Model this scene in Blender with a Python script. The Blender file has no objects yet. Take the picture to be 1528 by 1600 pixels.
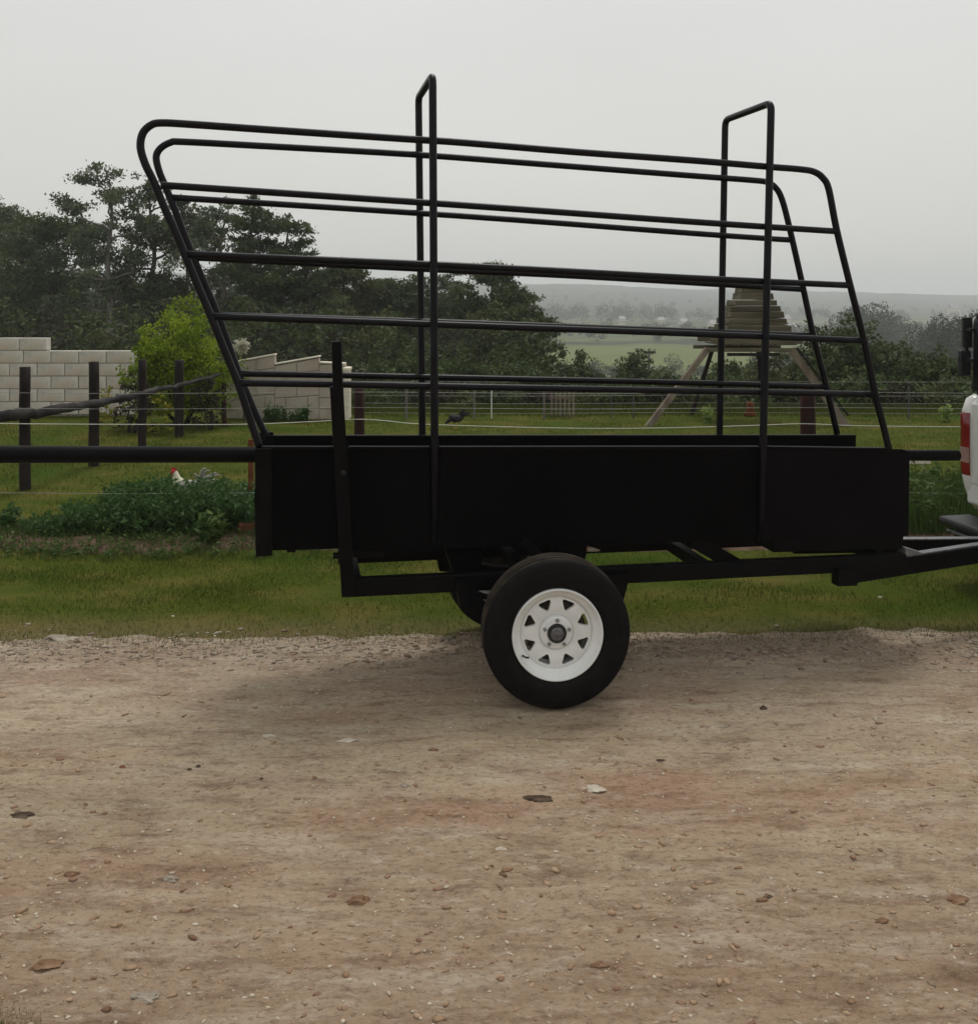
import bpy, bmesh, math, random
import numpy as np
from mathutils import Vector, Matrix, noise as mnoise
R = math.radians
sc = bpy.context.scene
C = sc.collection
rng = np.random.default_rng(7)
random.seed(7)

# ------------------------------------------------------------------ camera
F = 1400.0; CU = 764.0; CV = 467.0; H = 1.82
cam_d = bpy.data.cameras.new('camera'); cam = bpy.data.objects.new('camera', cam_d); C.objects.link(cam)
cam.location = (0, 0, H); cam.rotation_euler = (R(90), 0, 0)
cam_d.sensor_fit = 'HORIZONTAL'; cam_d.sensor_width = 36.0; cam_d.lens = F * 36 / 1528
cam_d.shift_y = -(800 - CV) / 1528; cam_d.clip_start = 0.05; cam_d.clip_end = 8000
sc.camera = cam
# ------------------------------------------------------------------ sky and sun
SUN_EL, SUN_AZ = R(68), R(18)
w = bpy.data.worlds.new('World'); sc.world = w; w.use_nodes = True
nt = w.node_tree; nt.nodes.clear()
out = nt.nodes.new('ShaderNodeOutputWorld'); bg = nt.nodes.new('ShaderNodeBackground'); bg.inputs[1].default_value = 0.1
sky = nt.nodes.new('ShaderNodeTexSky'); sky.sky_type = 'NISHITA'; sky.sun_disc = False
sky.sun_elevation = SUN_EL; sky.sun_rotation = SUN_AZ; sky.air_density = 2.0; sky.dust_density = 5.0
hs = nt.nodes.new('ShaderNodeHueSaturation'); hs.inputs['Saturation'].default_value = 0.25; hs.inputs['Value'].default_value = 1.0
tc = nt.nodes.new('ShaderNodeTexCoord'); sep = nt.nodes.new('ShaderNodeSeparateXYZ')
ramp = nt.nodes.new('ShaderNodeValToRGB')
ramp.color_ramp.elements[0].position = 0.0; ramp.color_ramp.elements[0].color = (0.715, 0.705, 0.67, 1)
ramp.color_ramp.elements[1].position = 0.45; ramp.color_ramp.elements[1].color = (0.79, 0.80, 0.78, 1)
mul = nt.nodes.new('ShaderNodeVectorMath'); mul.operation = 'SCALE'; mul.inputs['Scale'].default_value = 10.0
mp = nt.nodes.new('ShaderNodeMapping'); mp.inputs['Scale'].default_value = (1.2, 1.2, 3.5)
cl = nt.nodes.new('ShaderNodeTexNoise'); cl.inputs['Scale'].default_value = 1.3; cl.inputs['Detail'].default_value = 3
clr = nt.nodes.new('ShaderNodeMapRange'); clr.inputs[1].default_value = .3; clr.inputs[2].default_value = .7; clr.inputs[3].default_value = .955; clr.inputs[4].default_value = 1.035
mulc = nt.nodes.new('ShaderNodeVectorMath'); mulc.operation = 'SCALE'
mix = nt.nodes.new('ShaderNodeMixRGB'); mix.inputs[0].default_value = 0.88
L = nt.links.new
L(tc.outputs['Generated'], sep.inputs[0]); L(sep.outputs['Z'], ramp.inputs[0]); L(ramp.outputs[0], mul.inputs[0])
L(tc.outputs['Generated'], mp.inputs[0]); L(mp.outputs[0], cl.inputs['Vector']); L(cl.outputs[0], clr.inputs[0])
L(mul.outputs[0], mulc.inputs[0]); L(clr.outputs[0], mulc.inputs['Scale'])
L(sky.outputs[0], hs.inputs['Color']); L(hs.outputs[0], mix.inputs[1]); L(mulc.outputs[0], mix.inputs[2])
L(mix.outputs[0], bg.inputs[0]); L(bg.outputs[0], out.inputs[0])
sl = bpy.data.lights.new('sun', 'SUN'); so = bpy.data.objects.new('sun', sl); C.objects.link(so)
sl.energy = 1.5; sl.angle = R(14); sl.color = (1, .965, .91)
sdir = Vector((math.sin(SUN_AZ) * math.cos(SUN_EL), math.cos(SUN_AZ) * math.cos(SUN_EL), math.sin(SUN_EL)))
so.rotation_euler = sdir.to_track_quat('Z', 'Y').to_euler(); so.location = (0, -5, 20)
sc.view_settings.view_transform = 'Standard'; sc.view_settings.look = 'None'
sc.view_settings.exposure = 0.0; sc.view_settings.gamma = 1.0; sc.view_settings.use_curve_mapping = False
sc.render.engine = 'CYCLES'
cy = sc.cycles
cy.use_denoising = True
try: cy.denoiser = 'OPENIMAGEDENOISE'; cy.denoising_input_passes = 'RGB_ALBEDO_NORMAL'
except Exception: pass
cy.max_bounces = 6; cy.diffuse_bounces = 3; cy.glossy_bounces = 3; cy.transmission_bounces = 4; cy.volume_bounces = 4; cy.transparent_max_bounces = 8
cy.use_fast_gi = False

# ------------------------------------------------------------------ helpers
def tag(o, label=None, cat=None, group=None, kind=None):
    if label: o['label'] = label
    if cat: o['category'] = cat
    if group: o['group'] = group
    if kind: o['kind'] = kind
    return o
def link(o, parent=None):
    C.objects.link(o)
    if parent is not None: o.parent = parent
    return o
def empty(name, loc=(0, 0, 0), rz=0, label=None, cat=None, group=None):
    o = bpy.data.objects.new(name, None); C.objects.link(o); o.location = loc; o.rotation_euler = (0, 0, rz)
    o.empty_display_size = .1
    return tag(o, label, cat, group)
def obj(name, bm, mat, parent=None, smooth=False):
    me = bpy.data.meshes.new(name); bmesh.ops.recalc_face_normals(bm, faces=bm.faces[:]); bm.to_mesh(me); bm.free()
    if mat: me.materials.append(mat)
    if smooth:
        for p in me.polygons: p.use_smooth = True
    return link(bpy.data.objects.new(name, me), parent)
def np_mesh(name, V, Fc, mat, parent=None, val=None, smooth=False):
    V = np.asarray(V, np.float32).reshape(-1, 3); Fc = np.asarray(Fc, np.int32); n, k = Fc.shape
    me = bpy.data.meshes.new(name)
    me.vertices.add(len(V)); me.vertices.foreach_set('co', V.ravel())
    me.loops.add(n * k); me.loops.foreach_set('vertex_index', Fc.ravel())
    me.polygons.add(n); me.polygons.foreach_set('loop_start', np.arange(0, n * k, k, dtype=np.int32))
    me.polygons.foreach_set('loop_total', np.full(n, k, np.int32))
    if smooth: me.polygons.foreach_set('use_smooth', np.ones(n, bool))
    me.update(calc_edges=True)
    if val is not None:
        a = me.attributes.new('v', 'FLOAT', 'POINT'); a.data.foreach_set('value', np.asarray(val, np.float32))
    me.materials.append(mat)
    return link(bpy.data.objects.new(name, me), parent)
def BM(): return bmesh.new()
def box(bm, c, s, rot=None, bev=0.0):
    m = Matrix.Translation(Vector(c)) @ (rot.to_4x4() if rot is not None else Matrix()) @ Matrix.Diagonal((s[0], s[1], s[2], 1))
    g = bmesh.ops.create_cube(bm, size=1, matrix=m)
    if bev > 0:
        es = list({e for v in g['verts'] for e in v.link_edges})
        bmesh.ops.bevel(bm, geom=es, offset=bev, segments=2, affect='EDGES', profile=.5)
def frames(P):
    P = [Vector(p) for p in P]; T = []
    for i in range(len(P)):
        a = P[max(i - 1, 0)]; b = P[min(i + 1, len(P) - 1)]; t = (b - a); T.append(t.normalized() if t.length > 1e-9 else Vector((0, 0, 1)))
    up = Vector((0, 0, 1)) if abs(T[0].z) < .9 else Vector((0, 1, 0))
    n = T[0].cross(up).normalized(); fr = []
    for i, t in enumerate(T):
        n = (n - t * n.dot(t)).normalized(); fr.append((P[i], n, t.cross(n)))
    return fr
def tube(bm, P, r, seg=12, cap=True):
    if not hasattr(r, '__len__'): r = [r] * len(P)
    rings = []
    for (p, n, b), rr in zip(frames(P), r):
        rings.append([bm.verts.new(p + n * (rr * math.cos(2 * math.pi * k / seg)) + b * (rr * math.sin(2 * math.pi * k / seg))) for k in range(seg)])
    for a, b in zip(rings, rings[1:]):
        for k in range(seg): bm.faces.new((a[k], a[(k + 1) % seg], b[(k + 1) % seg], b[k]))
    if cap:
        bm.faces.new(rings[0][::-1]); bm.faces.new(rings[-1])
def beam(bm, a, b, wy, wz, bev=.004):
    a, b = Vector(a), Vector(b); d = b - a; x = d.normalized()
    up = Vector((0, 0, 1)) if abs(x.z) < .95 else Vector((1, 0, 0))
    y = up.cross(x).normalized(); z = x.cross(y)
    box(bm, (a + b) / 2, (d.length, wy, wz), Matrix((x, y, z)).transposed(), bev)
def lathe(bm, prof, seg=48, axis='Y', closed=False):
    rings = []
    for (r, h) in prof:
        ring = []
        for k in range(seg):
            a = 2 * math.pi * k / seg; c, s = math.cos(a) * r, math.sin(a) * r
            ring.append(bm.verts.new((c, h, s) if axis == 'Y' else (c, s, h)))
        rings.append(ring)
    pr = list(zip(rings, rings[1:])) + ([(rings[-1], rings[0])] if closed else [])
    for a, b in pr:
        for k in range(seg): bm.faces.new((a[k], a[(k + 1) % seg], b[(k + 1) % seg], b[k]))
    return rings
def prism(bm, pts, y0, y1):
    a = [bm.verts.new((x, y0, z)) for x, z in pts]; b = [bm.verts.new((x, y1, z)) for x, z in pts]
    n = len(pts); bm.faces.new(a); bm.faces.new(b[::-1])
    for i in range(n): bm.faces.new((a[i], b[i], b[(i + 1) % n], a[(i + 1) % n]))
def catmull(P, n=6):
    P = [Vector(p) for p in P]; out = []
    for i in range(len(P) - 1):
        p0 = P[max(i - 1, 0)]; p1 = P[i]; p2 = P[i + 1]; p3 = P[min(i + 2, len(P) - 1)]
        for k in range(n):
            t = k / n
            out.append(.5 * ((2 * p1) + (p2 - p0) * t + (2 * p0 - 5 * p1 + 4 * p2 - p3) * t * t + (3 * p1 - p0 - 3 * p2 + p3) * t ** 3))
    out.append(P[-1]); return out
def at(u, v, d): return Vector(((u - CU) / F * d, d, H - (v - CV) / F * d))
def gx(u, d): return (u - CU) / F * d

# ------------------------------------------------------------------ materials
def newmat(name):
    m = bpy.data.materials.new(name); m.use_nodes = True; t = m.node_tree
    b = t.nodes['Principled BSDF']; return m, t, b
def N(t, kind, **kw):
    n = t.nodes.new(kind)
    for k, v in kw.items():
        if k in n.inputs: n.inputs[k].default_value = v
        else: setattr(n, k, v)
    return n
def noise_col(name, c1, c2, scale=5, detail=6, rough=.8, spec=.3, bump=0, bscale=None, stretch=(1, 1, 1), metal=0, lo=.35, hi=.65, coord='Object', c3=None, s3=1.0):
    m, t, b = newmat(name)
    tc = N(t, 'ShaderNodeTexCoord'); mp = N(t, 'ShaderNodeMapping'); mp.inputs['Scale'].default_value = stretch
    t.links.new(tc.outputs[coord], mp.inputs[0])
    n = N(t, 'ShaderNodeTexNoise', Scale=scale, Detail=detail); t.links.new(mp.outputs[0], n.inputs['Vector'])
    r = N(t, 'ShaderNodeValToRGB'); r.color_ramp.elements[0].position = lo; r.color_ramp.elements[1].position = hi
    r.color_ramp.elements[0].color = (*c1, 1); r.color_ramp.elements[1].color = (*c2, 1)
    t.links.new(n.outputs[0], r.inputs[0]); col = r.outputs[0]
    if c3 is not None:
        n3 = N(t, 'ShaderNodeTexNoise', Scale=s3, Detail=4); t.links.new(mp.outputs[0], n3.inputs['Vector'])
        r3 = N(t, 'ShaderNodeValToRGB'); r3.color_ramp.elements[0].position = .5; r3.color_ramp.elements[1].position = .66
        t.links.new(n3.outputs[0], r3.inputs[0])
        mx = N(t, 'ShaderNodeMixRGB'); t.links.new(r3.outputs[0], mx.inputs[0]); t.links.new(col, mx.inputs[1]); mx.inputs[2].default_value = (*c3, 1); col = mx.outputs[0]
    t.links.new(col, b.inputs['Base Color'])
    b.inputs['Roughness'].default_value = rough; b.inputs['Specular IOR Level'].default_value = spec; b.inputs['Metallic'].default_value = metal
    if bump:
        n2 = N(t, 'ShaderNodeTexNoise', Scale=bscale or scale * 3, Detail=8); t.links.new(mp.outputs[0], n2.inputs['Vector'])
        bp = N(t, 'ShaderNodeBump', Strength=bump, Distance=.01); t.links.new(n2.outputs[0], bp.inputs['Height']); t.links.new(bp.outputs[0], b.inputs['Normal'])
    return m
def leafmat(name, c1, c2, trans=.3, rough=.65, spec=.25):
    m, t, b = newmat(name)
    a = N(t, 'ShaderNodeAttribute', attribute_name='v')
    r = N(t, 'ShaderNodeValToRGB'); r.color_ramp.elements[0].color = (*c1, 1); r.color_ramp.elements[1].color = (*c2, 1)
    t.links.new(a.outputs['Fac'], r.inputs[0]); t.links.new(r.outputs[0], b.inputs['Base Color'])
    b.inputs['Roughness'].default_value = rough; b.inputs['Specular IOR Level'].default_value = spec
    tr = N(t, 'ShaderNodeBsdfTranslucent'); t.links.new(r.outputs[0], tr.inputs[0])
    ms = N(t, 'ShaderNodeMixShader'); ms.inputs[0].default_value = trans
    t.links.new(b.outputs[0], ms.inputs[1]); t.links.new(tr.outputs[0], ms.inputs[2])
    t.links.new(ms.outputs[0], t.nodes['Material Output'].inputs[0])
    return m

M_black = noise_col('black_paint', (.0016, .0016, .0019), (.0036, .0034, .0040), 9, rough=.5, spec=.08, bump=.05, bscale=60)
M_tube = noise_col('black_tube_paint', (.0026, .0026, .0045), (.006, .0055, .0085), 14, rough=.36, spec=.17, bump=.08, bscale=45)
M_panel = noise_col('black_sheet_paint', (.0010, .0010, .0012), (.0026, .0024, .0028), 3, rough=.6, spec=.04, bump=.12, bscale=6)
M_panel2 = noise_col('aubergine_black_sheet_paint', (.0020, .0015, .0021), (.0040, .0031, .0041), 3, rough=.6, spec=.05, bump=.12, bscale=6)
M_bare = noise_col('worn_steel_and_highlight', (.10, .10, .11), (.2, .2, .21), 30, rough=.4, spec=.5, metal=.4)  # grey of the steel fittings and of the highlight strips on the drawbar
M_tyre = noise_col('tyre_rubber', (.0040, .0036, .0038), (.008, .0072, .0074), 20, rough=.6, spec=.12, bump=.1, bscale=90)
M_tread = noise_col('dusty_tread_rubber', (.025, .021, .018), (.065, .052, .040), 12, rough=.9, spec=.1, bump=.2, bscale=60)
M_rim = noise_col('white_wheel_enamel', (.70, .71, .70), (.78, .79, .78), 8, rough=.35, spec=.5)
M_nut = noise_col('dull_nut_steel', (.2, .2, .21), (.35, .35, .36), 50, rough=.4, metal=.6)
M_cap = noise_col('cap_emblem_grey', (.10, .10, .11), (.2, .2, .21), 60, rough=.35, metal=.5)
M_drum = noise_col('rusty_drum', (.02, .016, .013), (.05, .04, .03), 30, rough=.8)
M_block = noise_col('concrete_block', (.47, .44, .39), (.64, .61, .55), 6, rough=.95, spec=.1, bump=.5, bscale=80, c3=(.44, .35, .25), s3=1.1)
M_mortar = noise_col('mortar', (.30, .27, .235), (.40, .37, .325), 20, rough=.95, spec=.1, bump=.4, bscale=60)
M_plaster = noise_col('stained_block', (.36, .31, .255), (.47, .415, .345), 2.5, rough=.95, spec=.1, bump=.4, bscale=30, c3=(.32, .245, .19), s3=1.2)
M_cope = noise_col('pale_coping', (.62, .56, .45), (.74, .68, .56), 8, rough=.9, spec=.1, bump=.3)
M_post = noise_col('creosoted_wood', (.008, .006, .006), (.024, .014, .012), 12, rough=.8, spec=.2, bump=.5, stretch=(1, 1, .12), bscale=30)
M_postred = noise_col('red_brown_wood', (.022, .010, .009), (.05, .022, .018), 10, rough=.85, spec=.15, bump=.5, stretch=(1, 1, .12), bscale=30)
M_branch = noise_col('weathered_branch', (.018, .015, .015), (.060, .054, .052), 8, rough=.85, spec=.15, bump=.6, bscale=25, stretch=(1, .3, 1))
M_wood = noise_col('grey_green_planks', (.075, .066, .044), (.165, .14, .10), 5, rough=.95, spec=.1, bump=.6, bscale=18, stretch=(.3, 1, 2), c3=(.085, .09, .05), s3=2.5)
M_woodl = noise_col('pale_leg_wood', (.14, .11, .085), (.24, .20, .155), 5, rough=.95, spec=.1, bump=.5, bscale=18, stretch=(1, 1, .3))
M_bark = noise_col('bark', (.03, .024, .019), (.075, .06, .05), 6, rough=.95, spec=.1, bump=.6, bscale=14, stretch=(1, 1, .3))
M_palebark = noise_col('pale_bark', (.09, .08, .07), (.2, .18, .16), 5, rough=.95, spec=.1, bump=.6, bscale=14, stretch=(1, 1, .3))
M_wire = noise_col('galvanised_wire', (.25, .25, .24), (.4, .4, .38), 30, rough=.5, metal=.3)
M_tape = noise_col('white_fence_tape', (.55, .55, .50), (.68, .68, .62), 40, rough=.7, spec=.2)
M_white = noise_col('white_car_paint', (.60, .595, .57), (.66, .655, .63), 2, rough=.25, spec=.5)
M_redlamp = noise_col('red_lamp_lens', (.13, .005, .006), (.20, .010, .010), 6, rough=.15, spec=.6)
M_clearlamp = noise_col('clear_lamp_lens', (.26, .15, .14), (.36, .24, .22), 8, rough=.15, spec=.6)
M_plastic = noise_col('black_plastic', (.012, .012, .013), (.022, .022, .024), 25, rough=.5, spec=.3, bump=.1)
M_canvas = noise_col('black_canvas', (.010, .010, .014), (.022, .022, .028), 10, rough=.7, spec=.2, bump=.4, bscale=12)
M_glass = noise_col('tinted_glass', (.01, .012, .013), (.02, .022, .024), 3, rough=.05, spec=.6)
M_chrome = noise_col('chrome', (.6, .6, .6), (.7, .7, .7), 3, rough=.15, metal=1)
M_grey = noise_col('grey_trim', (.15, .15, .15), (.22, .22, .22), 20, rough=.4)
M_brick = noise_col('red_brick', (.16, .06, .035), (.26, .11, .065), 18, rough=.95, spec=.1, bump=.4)
M_rust = noise_col('rusty_iron', (.06, .022, .011), (.19, .065, .024), 9, rough=.9, spec=.1, bump=.4)
M_terra = noise_col('orange_clay', (.10, .032, .014), (.17, .05, .02), 9, rough=.9, spec=.1)
M_stone = noise_col('grey_stone', (.22, .185, .145), (.37, .32, .26), 20, rough=.95, spec=.1, bump=.4)
M_darkstone = noise_col('dark_stone', (.045, .031, .021), (.13, .092, .065), 20, rough=.95, spec=.1, bump=.4)
M_redclod = noise_col('red_clod', (.15, .085, .05), (.27, .17, .11), 20, rough=.98, spec=.05, bump=.5)
M_bleach = noise_col('bleached_chip', (.42, .37, .29), (.54, .48, .39), 20, rough=.9, spec=.1)
M_whiteplumage = noise_col('white_plumage', (.58, .55, .40), (.74, .72, .55), 30, rough=.9, spec=.1, bump=.4)
M_greyplumage = noise_col('barred_grey_plumage', (.10, .10, .085), (.42, .41, .36), 40, rough=.9, spec=.1, bump=.4, stretch=(1, 1, 3))
M_comb = noise_col('red_comb', (.30, .012, .012), (.42, .03, .02), 20, rough=.6)
M_beak = noise_col('yellow_horn', (.42, .25, .06), (.5, .32, .1), 20, rough=.5)
M_blackplumage = noise_col('black_plumage', (.006, .006, .007), (.014, .014, .016), 20, rough=.7, spec=.3)
M_amber = noise_col('amber_lens', (.55, .20, .06), (.7, .32, .12), 20, rough=.2, spec=.5)
M_house = noise_col('cream_house_wall', (.50, .46, .38), (.62, .58, .50), 1, rough=.9)
M_roof = noise_col('grey_roof', (.25, .24, .24), (.36, .35, .35), 1, rough=.8)
M_pole = noise_col('grey_pole_wood', (.06, .055, .05), (.12, .11, .10), 4, rough=.9, stretch=(1, 1, .2))

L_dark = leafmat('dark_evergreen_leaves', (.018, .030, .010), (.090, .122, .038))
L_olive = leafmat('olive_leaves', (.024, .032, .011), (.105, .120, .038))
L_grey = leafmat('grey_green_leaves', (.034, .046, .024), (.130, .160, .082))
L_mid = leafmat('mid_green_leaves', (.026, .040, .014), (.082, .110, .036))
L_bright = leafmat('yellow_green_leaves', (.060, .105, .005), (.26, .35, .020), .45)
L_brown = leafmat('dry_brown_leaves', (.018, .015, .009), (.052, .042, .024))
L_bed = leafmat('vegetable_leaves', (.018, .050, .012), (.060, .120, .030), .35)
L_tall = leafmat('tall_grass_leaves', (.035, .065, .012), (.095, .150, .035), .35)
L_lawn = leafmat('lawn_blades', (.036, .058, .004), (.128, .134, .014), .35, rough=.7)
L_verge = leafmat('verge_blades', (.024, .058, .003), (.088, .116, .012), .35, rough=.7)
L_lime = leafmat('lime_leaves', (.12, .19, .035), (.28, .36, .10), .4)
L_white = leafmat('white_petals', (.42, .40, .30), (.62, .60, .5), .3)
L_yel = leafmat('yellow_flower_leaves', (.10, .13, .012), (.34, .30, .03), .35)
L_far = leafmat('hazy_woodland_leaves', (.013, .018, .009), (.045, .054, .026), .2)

# ground materials
def ground_mat():
    m, t, b = newmat('grass_ground')
    g = N(t, 'ShaderNodeNewGeometry'); sp = N(t, 'ShaderNodeSeparateXYZ'); t.links.new(g.outputs['Position'], sp.inputs[0])
    def nz(scale, det, lo, hi, st=(1, 1, 1)):
        mp = N(t, 'ShaderNodeMapping'); mp.inputs['Scale'].default_value = st; t.links.new(g.outputs['Position'], mp.inputs[0])
        n = N(t, 'ShaderNodeTexNoise', Scale=scale, Detail=det); t.links.new(mp.outputs[0], n.inputs['Vector'])
        r = N(t, 'ShaderNodeMapRange'); r.inputs[1].default_value = lo; r.inputs[2].default_value = hi; t.links.new(n.outputs[0], r.inputs[0]); return r.outputs[0]
    def mixc(f, a, c):
        x = N(t, 'ShaderNodeMixRGB')
        if isinstance(f, float): x.inputs[0].default_value = f
        else: t.links.new(f, x.inputs[0])
        for i, q in ((1, a), (2, c)):
            if isinstance(q, tuple): x.inputs[i].default_value = (*q, 1)
            else: t.links.new(q, x.inputs[i])
        return x.outputs[0]
    base = mixc(nz(40, 6, .3, .7), (.038, .054, .006), (.080, .088, .012))
    base = mixc(nz(1.6, 5, .46, .68, (1, 2.2, 1)), base, (.105, .092, .022))
    base = mixc(nz(.9, 4, .45, .7), base, (.036, .062, .006))
    # far farmland: woods and pale fields on the valley floor
    far = mixc(nz(.012, 3, .47, .56, (1, 3.0, 1)), (.030, .036, .020), (.095, .115, .040))
    far = mixc(nz(.009, 3, .60, .66, (1, 3.5, 1)), far, (.22, .20, .13))
    fb_ = N(t, 'ShaderNodeMapRange'); fb_.inputs[1].default_value = 185; fb_.inputs[2].default_value = 215; t.links.new(sp.outputs['Y'], fb_.inputs[0])
    fe_ = N(t, 'ShaderNodeMapRange'); fe_.inputs[1].default_value = 330; fe_.inputs[2].default_value = 310; t.links.new(sp.outputs['Y'], fe_.inputs[0])
    fm_ = N(t, 'ShaderNodeMath'); fm_.operation = 'MULTIPLY'; t.links.new(fb_.outputs[0], fm_.inputs[0]); t.links.new(fe_.outputs[0], fm_.inputs[1])
    far = mixc(fm_.outputs[0], far, (.120, .140, .045))
    er_ = N(t, 'ShaderNodeMapRange'); er_.inputs[1].default_value = 5.22; er_.inputs[2].default_value = 4.85; er_.inputs[4].default_value = .7; t.links.new(sp.outputs['Y'], er_.inputs[0])
    base = mixc(er_.outputs[0], base, (.150, .112, .062))
    hill = mixc(nz(.006, 4, .45, .62, (1, 2, 1)), (.026, .032, .022), (.050, .056, .032))
    fr = N(t, 'ShaderNodeMapRange'); fr.inputs[1].default_value = 40; fr.inputs[2].default_value = 110; t.links.new(sp.outputs['Y'], fr.inputs[0])
    hr = N(t, 'ShaderNodeMapRange'); hr.inputs[1].default_value = 640; hr.inputs[2].default_value = 860; t.links.new(sp.outputs['Y'], hr.inputs[0])
    col = mixc(fr.outputs[0], base, far); col = mixc(hr.outputs[0], col, hill)
    t.links.new(col, b.inputs['Base Color']); b.inputs['Roughness'].default_value = 1; b.inputs['Specular IOR Level'].default_value = .05
    n2 = N(t, 'ShaderNodeTexNoise', Scale=60, Detail=5); t.links.new(g.outputs['Position'], n2.inputs['Vector'])
    bp = N(t, 'ShaderNodeBump', Strength=.6, Distance=.02); t.links.new(n2.outputs[0], bp.inputs['Height']); t.links.new(bp.outputs[0], b.inputs['Normal'])
    return m
def road_mat(name='dirt_road_surface', bed=False):
    m, t, b = newmat(name)
    g = N(t, 'ShaderNodeNewGeometry')
    def nz(scale, det, lo, hi, st=(1, 1, 1), off=(0, 0, 0), rg=.55):
        mp = N(t, 'ShaderNodeMapping'); mp.inputs['Scale'].default_value = st; mp.inputs['Location'].default_value = off; t.links.new(g.outputs['Position'], mp.inputs[0])
        n = N(t, 'ShaderNodeTexNoise', Scale=scale, Detail=det, Roughness=rg); t.links.new(mp.outputs[0], n.inputs['Vector'])
        r = N(t, 'ShaderNodeMapRange'); r.inputs[1].default_value = lo; r.inputs[2].default_value = hi; t.links.new(n.outputs[0], r.inputs[0]); return r.outputs[0]
    def mixc(f, a, c, k=1.0):
        x = N(t, 'ShaderNodeMixRGB')
        if k != 1.0:
            mm = N(t, 'ShaderNodeMath'); mm.operation = 'MULTIPLY'; mm.inputs[1].default_value = k; t.links.new(f, mm.inputs[0]); f = mm.outputs[0]
        t.links.new(f, x.inputs[0])
        for i, q in ((1, a), (2, c)):
            if isinstance(q, tuple): x.inputs[i].default_value = (*q, 1)
            else: t.links.new(q, x.inputs[i])
        return x.outputs[0]
    if bed:
        c = mixc(nz(9, 6, .3, .7), (.075, .045, .030), (.17, .11, .08))
    else:
        spx = N(t, 'ShaderNodeSeparateXYZ'); t.links.new(g.outputs['Position'], spx.inputs[0])
        nr = N(t, 'ShaderNodeMapRange'); nr.inputs[1].default_value = 3.3; nr.inputs[2].default_value = 2.4; t.links.new(spx.outputs['Y'], nr.inputs[0])
        c = mixc(nz(1.1, 5, .40, .62, (.6, 1.3, 1)), (.405, .315, .21), (.49, .385, .268))
        c = mixc(nz(1.7, 5, .50, .66, (.5, 1.2, 1), (3, 7, 0)), c, (.36, .22, .145), .85)       # reddish earth
        c = mixc(nr.outputs[0], c, (.315, .213, .14), .75)
        dk = N(t, 'ShaderNodeMath'); dk.operation = 'MULTIPLY'; dn_ = N(t, 'ShaderNodeMapRange'); dn_.inputs[1].default_value = 4.0; dn_.inputs[2].default_value = 2.6; dn_.inputs[3].default_value = .25; t.links.new(spx.outputs['Y'], dn_.inputs[0])
        t.links.new(dn_.outputs[0], dk.inputs[0]); t.links.new(nz(5.2, 7, .50, .66, (.45, 1.2, 1), (6, 3, 0), rg=.68), dk.inputs[1]); c = mixc(dk.outputs[0], c, (.20, .125, .075), .75)
        sp = N(t, 'ShaderNodeSeparateXYZ'); t.links.new(g.outputs['Position'], sp.inputs[0])
        fr = N(t, 'ShaderNodeMapRange'); fr.inputs[1].default_value = 3.6; fr.inputs[2].default_value = 4.6; t.links.new(sp.outputs['Y'], fr.inputs[0])
        c = mixc(fr.outputs[0], c, (.27, .215, .165), .65)                                       # greyer chippings near the verge
        c = mixc(nz(3.2, 6, .50, .70, (.35, 1.6, 1), (8, 2, 0), rg=.65), c, (.35, .26, .18), .75)
        c = mixc(nz(4.1, 6, .52, .70, (.35, 1.5, 1), (4, 9, 0), rg=.65), c, (.54, .47, .36), .6)
        c = mixc(nz(9, 8, .50, .70, (.4, 1.7, 1), rg=.72), c, (.15, .09, .055), .85)
        c = mixc(nz(24, 8, .54, .74, (.5, 1.3, 1), (1, 5, 0), rg=.7), c, (.60, .52, .43), .6)
        c = mixc(nz(55, 6, .50, .72, (.6, 1.2, 1), (5, 1, 0), rg=.75), c, (.10, .065, .042), .85)
        c = mixc(nz(150, 4, .55, .75, (.7, 1, 1), (2, 1, 0), rg=.75), c, (.62, .56, .47), .35)
    t.links.new(c, b.inputs['Base Color']); b.inputs['Roughness'].default_value = .95; b.inputs['Specular IOR Level'].default_value = .12
    n2 = N(t, 'ShaderNodeTexNoise', Scale=26, Detail=12, Roughness=.75)
    mp = N(t, 'ShaderNodeMapping'); mp.inputs['Scale'].default_value = (.6, 1, 1); t.links.new(g.outputs['Position'], mp.inputs[0]); t.links.new(mp.outputs[0], n2.inputs['Vector'])
    bp = N(t, 'ShaderNodeBump', Strength=.7, Distance=.03); t.links.new(n2.outputs[0], bp.inputs['Height']); t.links.new(bp.outputs[0], b.inputs['Normal'])
    return m
M_ground = ground_mat(); M_road = road_mat(); M_bed = road_mat('bed_soil', True)

# ------------------------------------------------------------------ terrain
def sm(a, b, x):
    t = min(max((x - a) / (b - a), 0), 1); return t * t * (3 - 2 * t)
ZP = [(-400, -.06), (4.45, -.055), (5.25, 0.0), (14.3, 0.0), (25, -1.2), (45, -3.2), (80, -7.5), (150, -13), (300, -15), (700, -14), (1000, -4), (1450, 24), (1900, 27), (2100, 25)]
def terr(x, y):
    for (a, za), (b, zb) in zip(ZP, ZP[1:]):
        if y <= b:
            z = za + (zb - za) * ((y - a) / (b - a)); break
    else: z = ZP[-1][1]
    if y > 14.3: z += mnoise.noise(Vector((x * .03, y * .03, 2))) * min((y - 14.3) * .03, 2.0)
    if y > 600:
        s = x / y; k = sm(600, 1400, y)
        z += k * ((.12 - s) * 44) + k * 5 * mnoise.noise(Vector((x * .004, y * .003, 5))) + k * 1.6 * mnoise.noise(Vector((x * .02, y * .02, 9)))
    elif 4.3 < y < 14.5: z += .012 * mnoise.noise(Vector((x * 1.3, y * 1.3, 0)))
    return z
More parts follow.
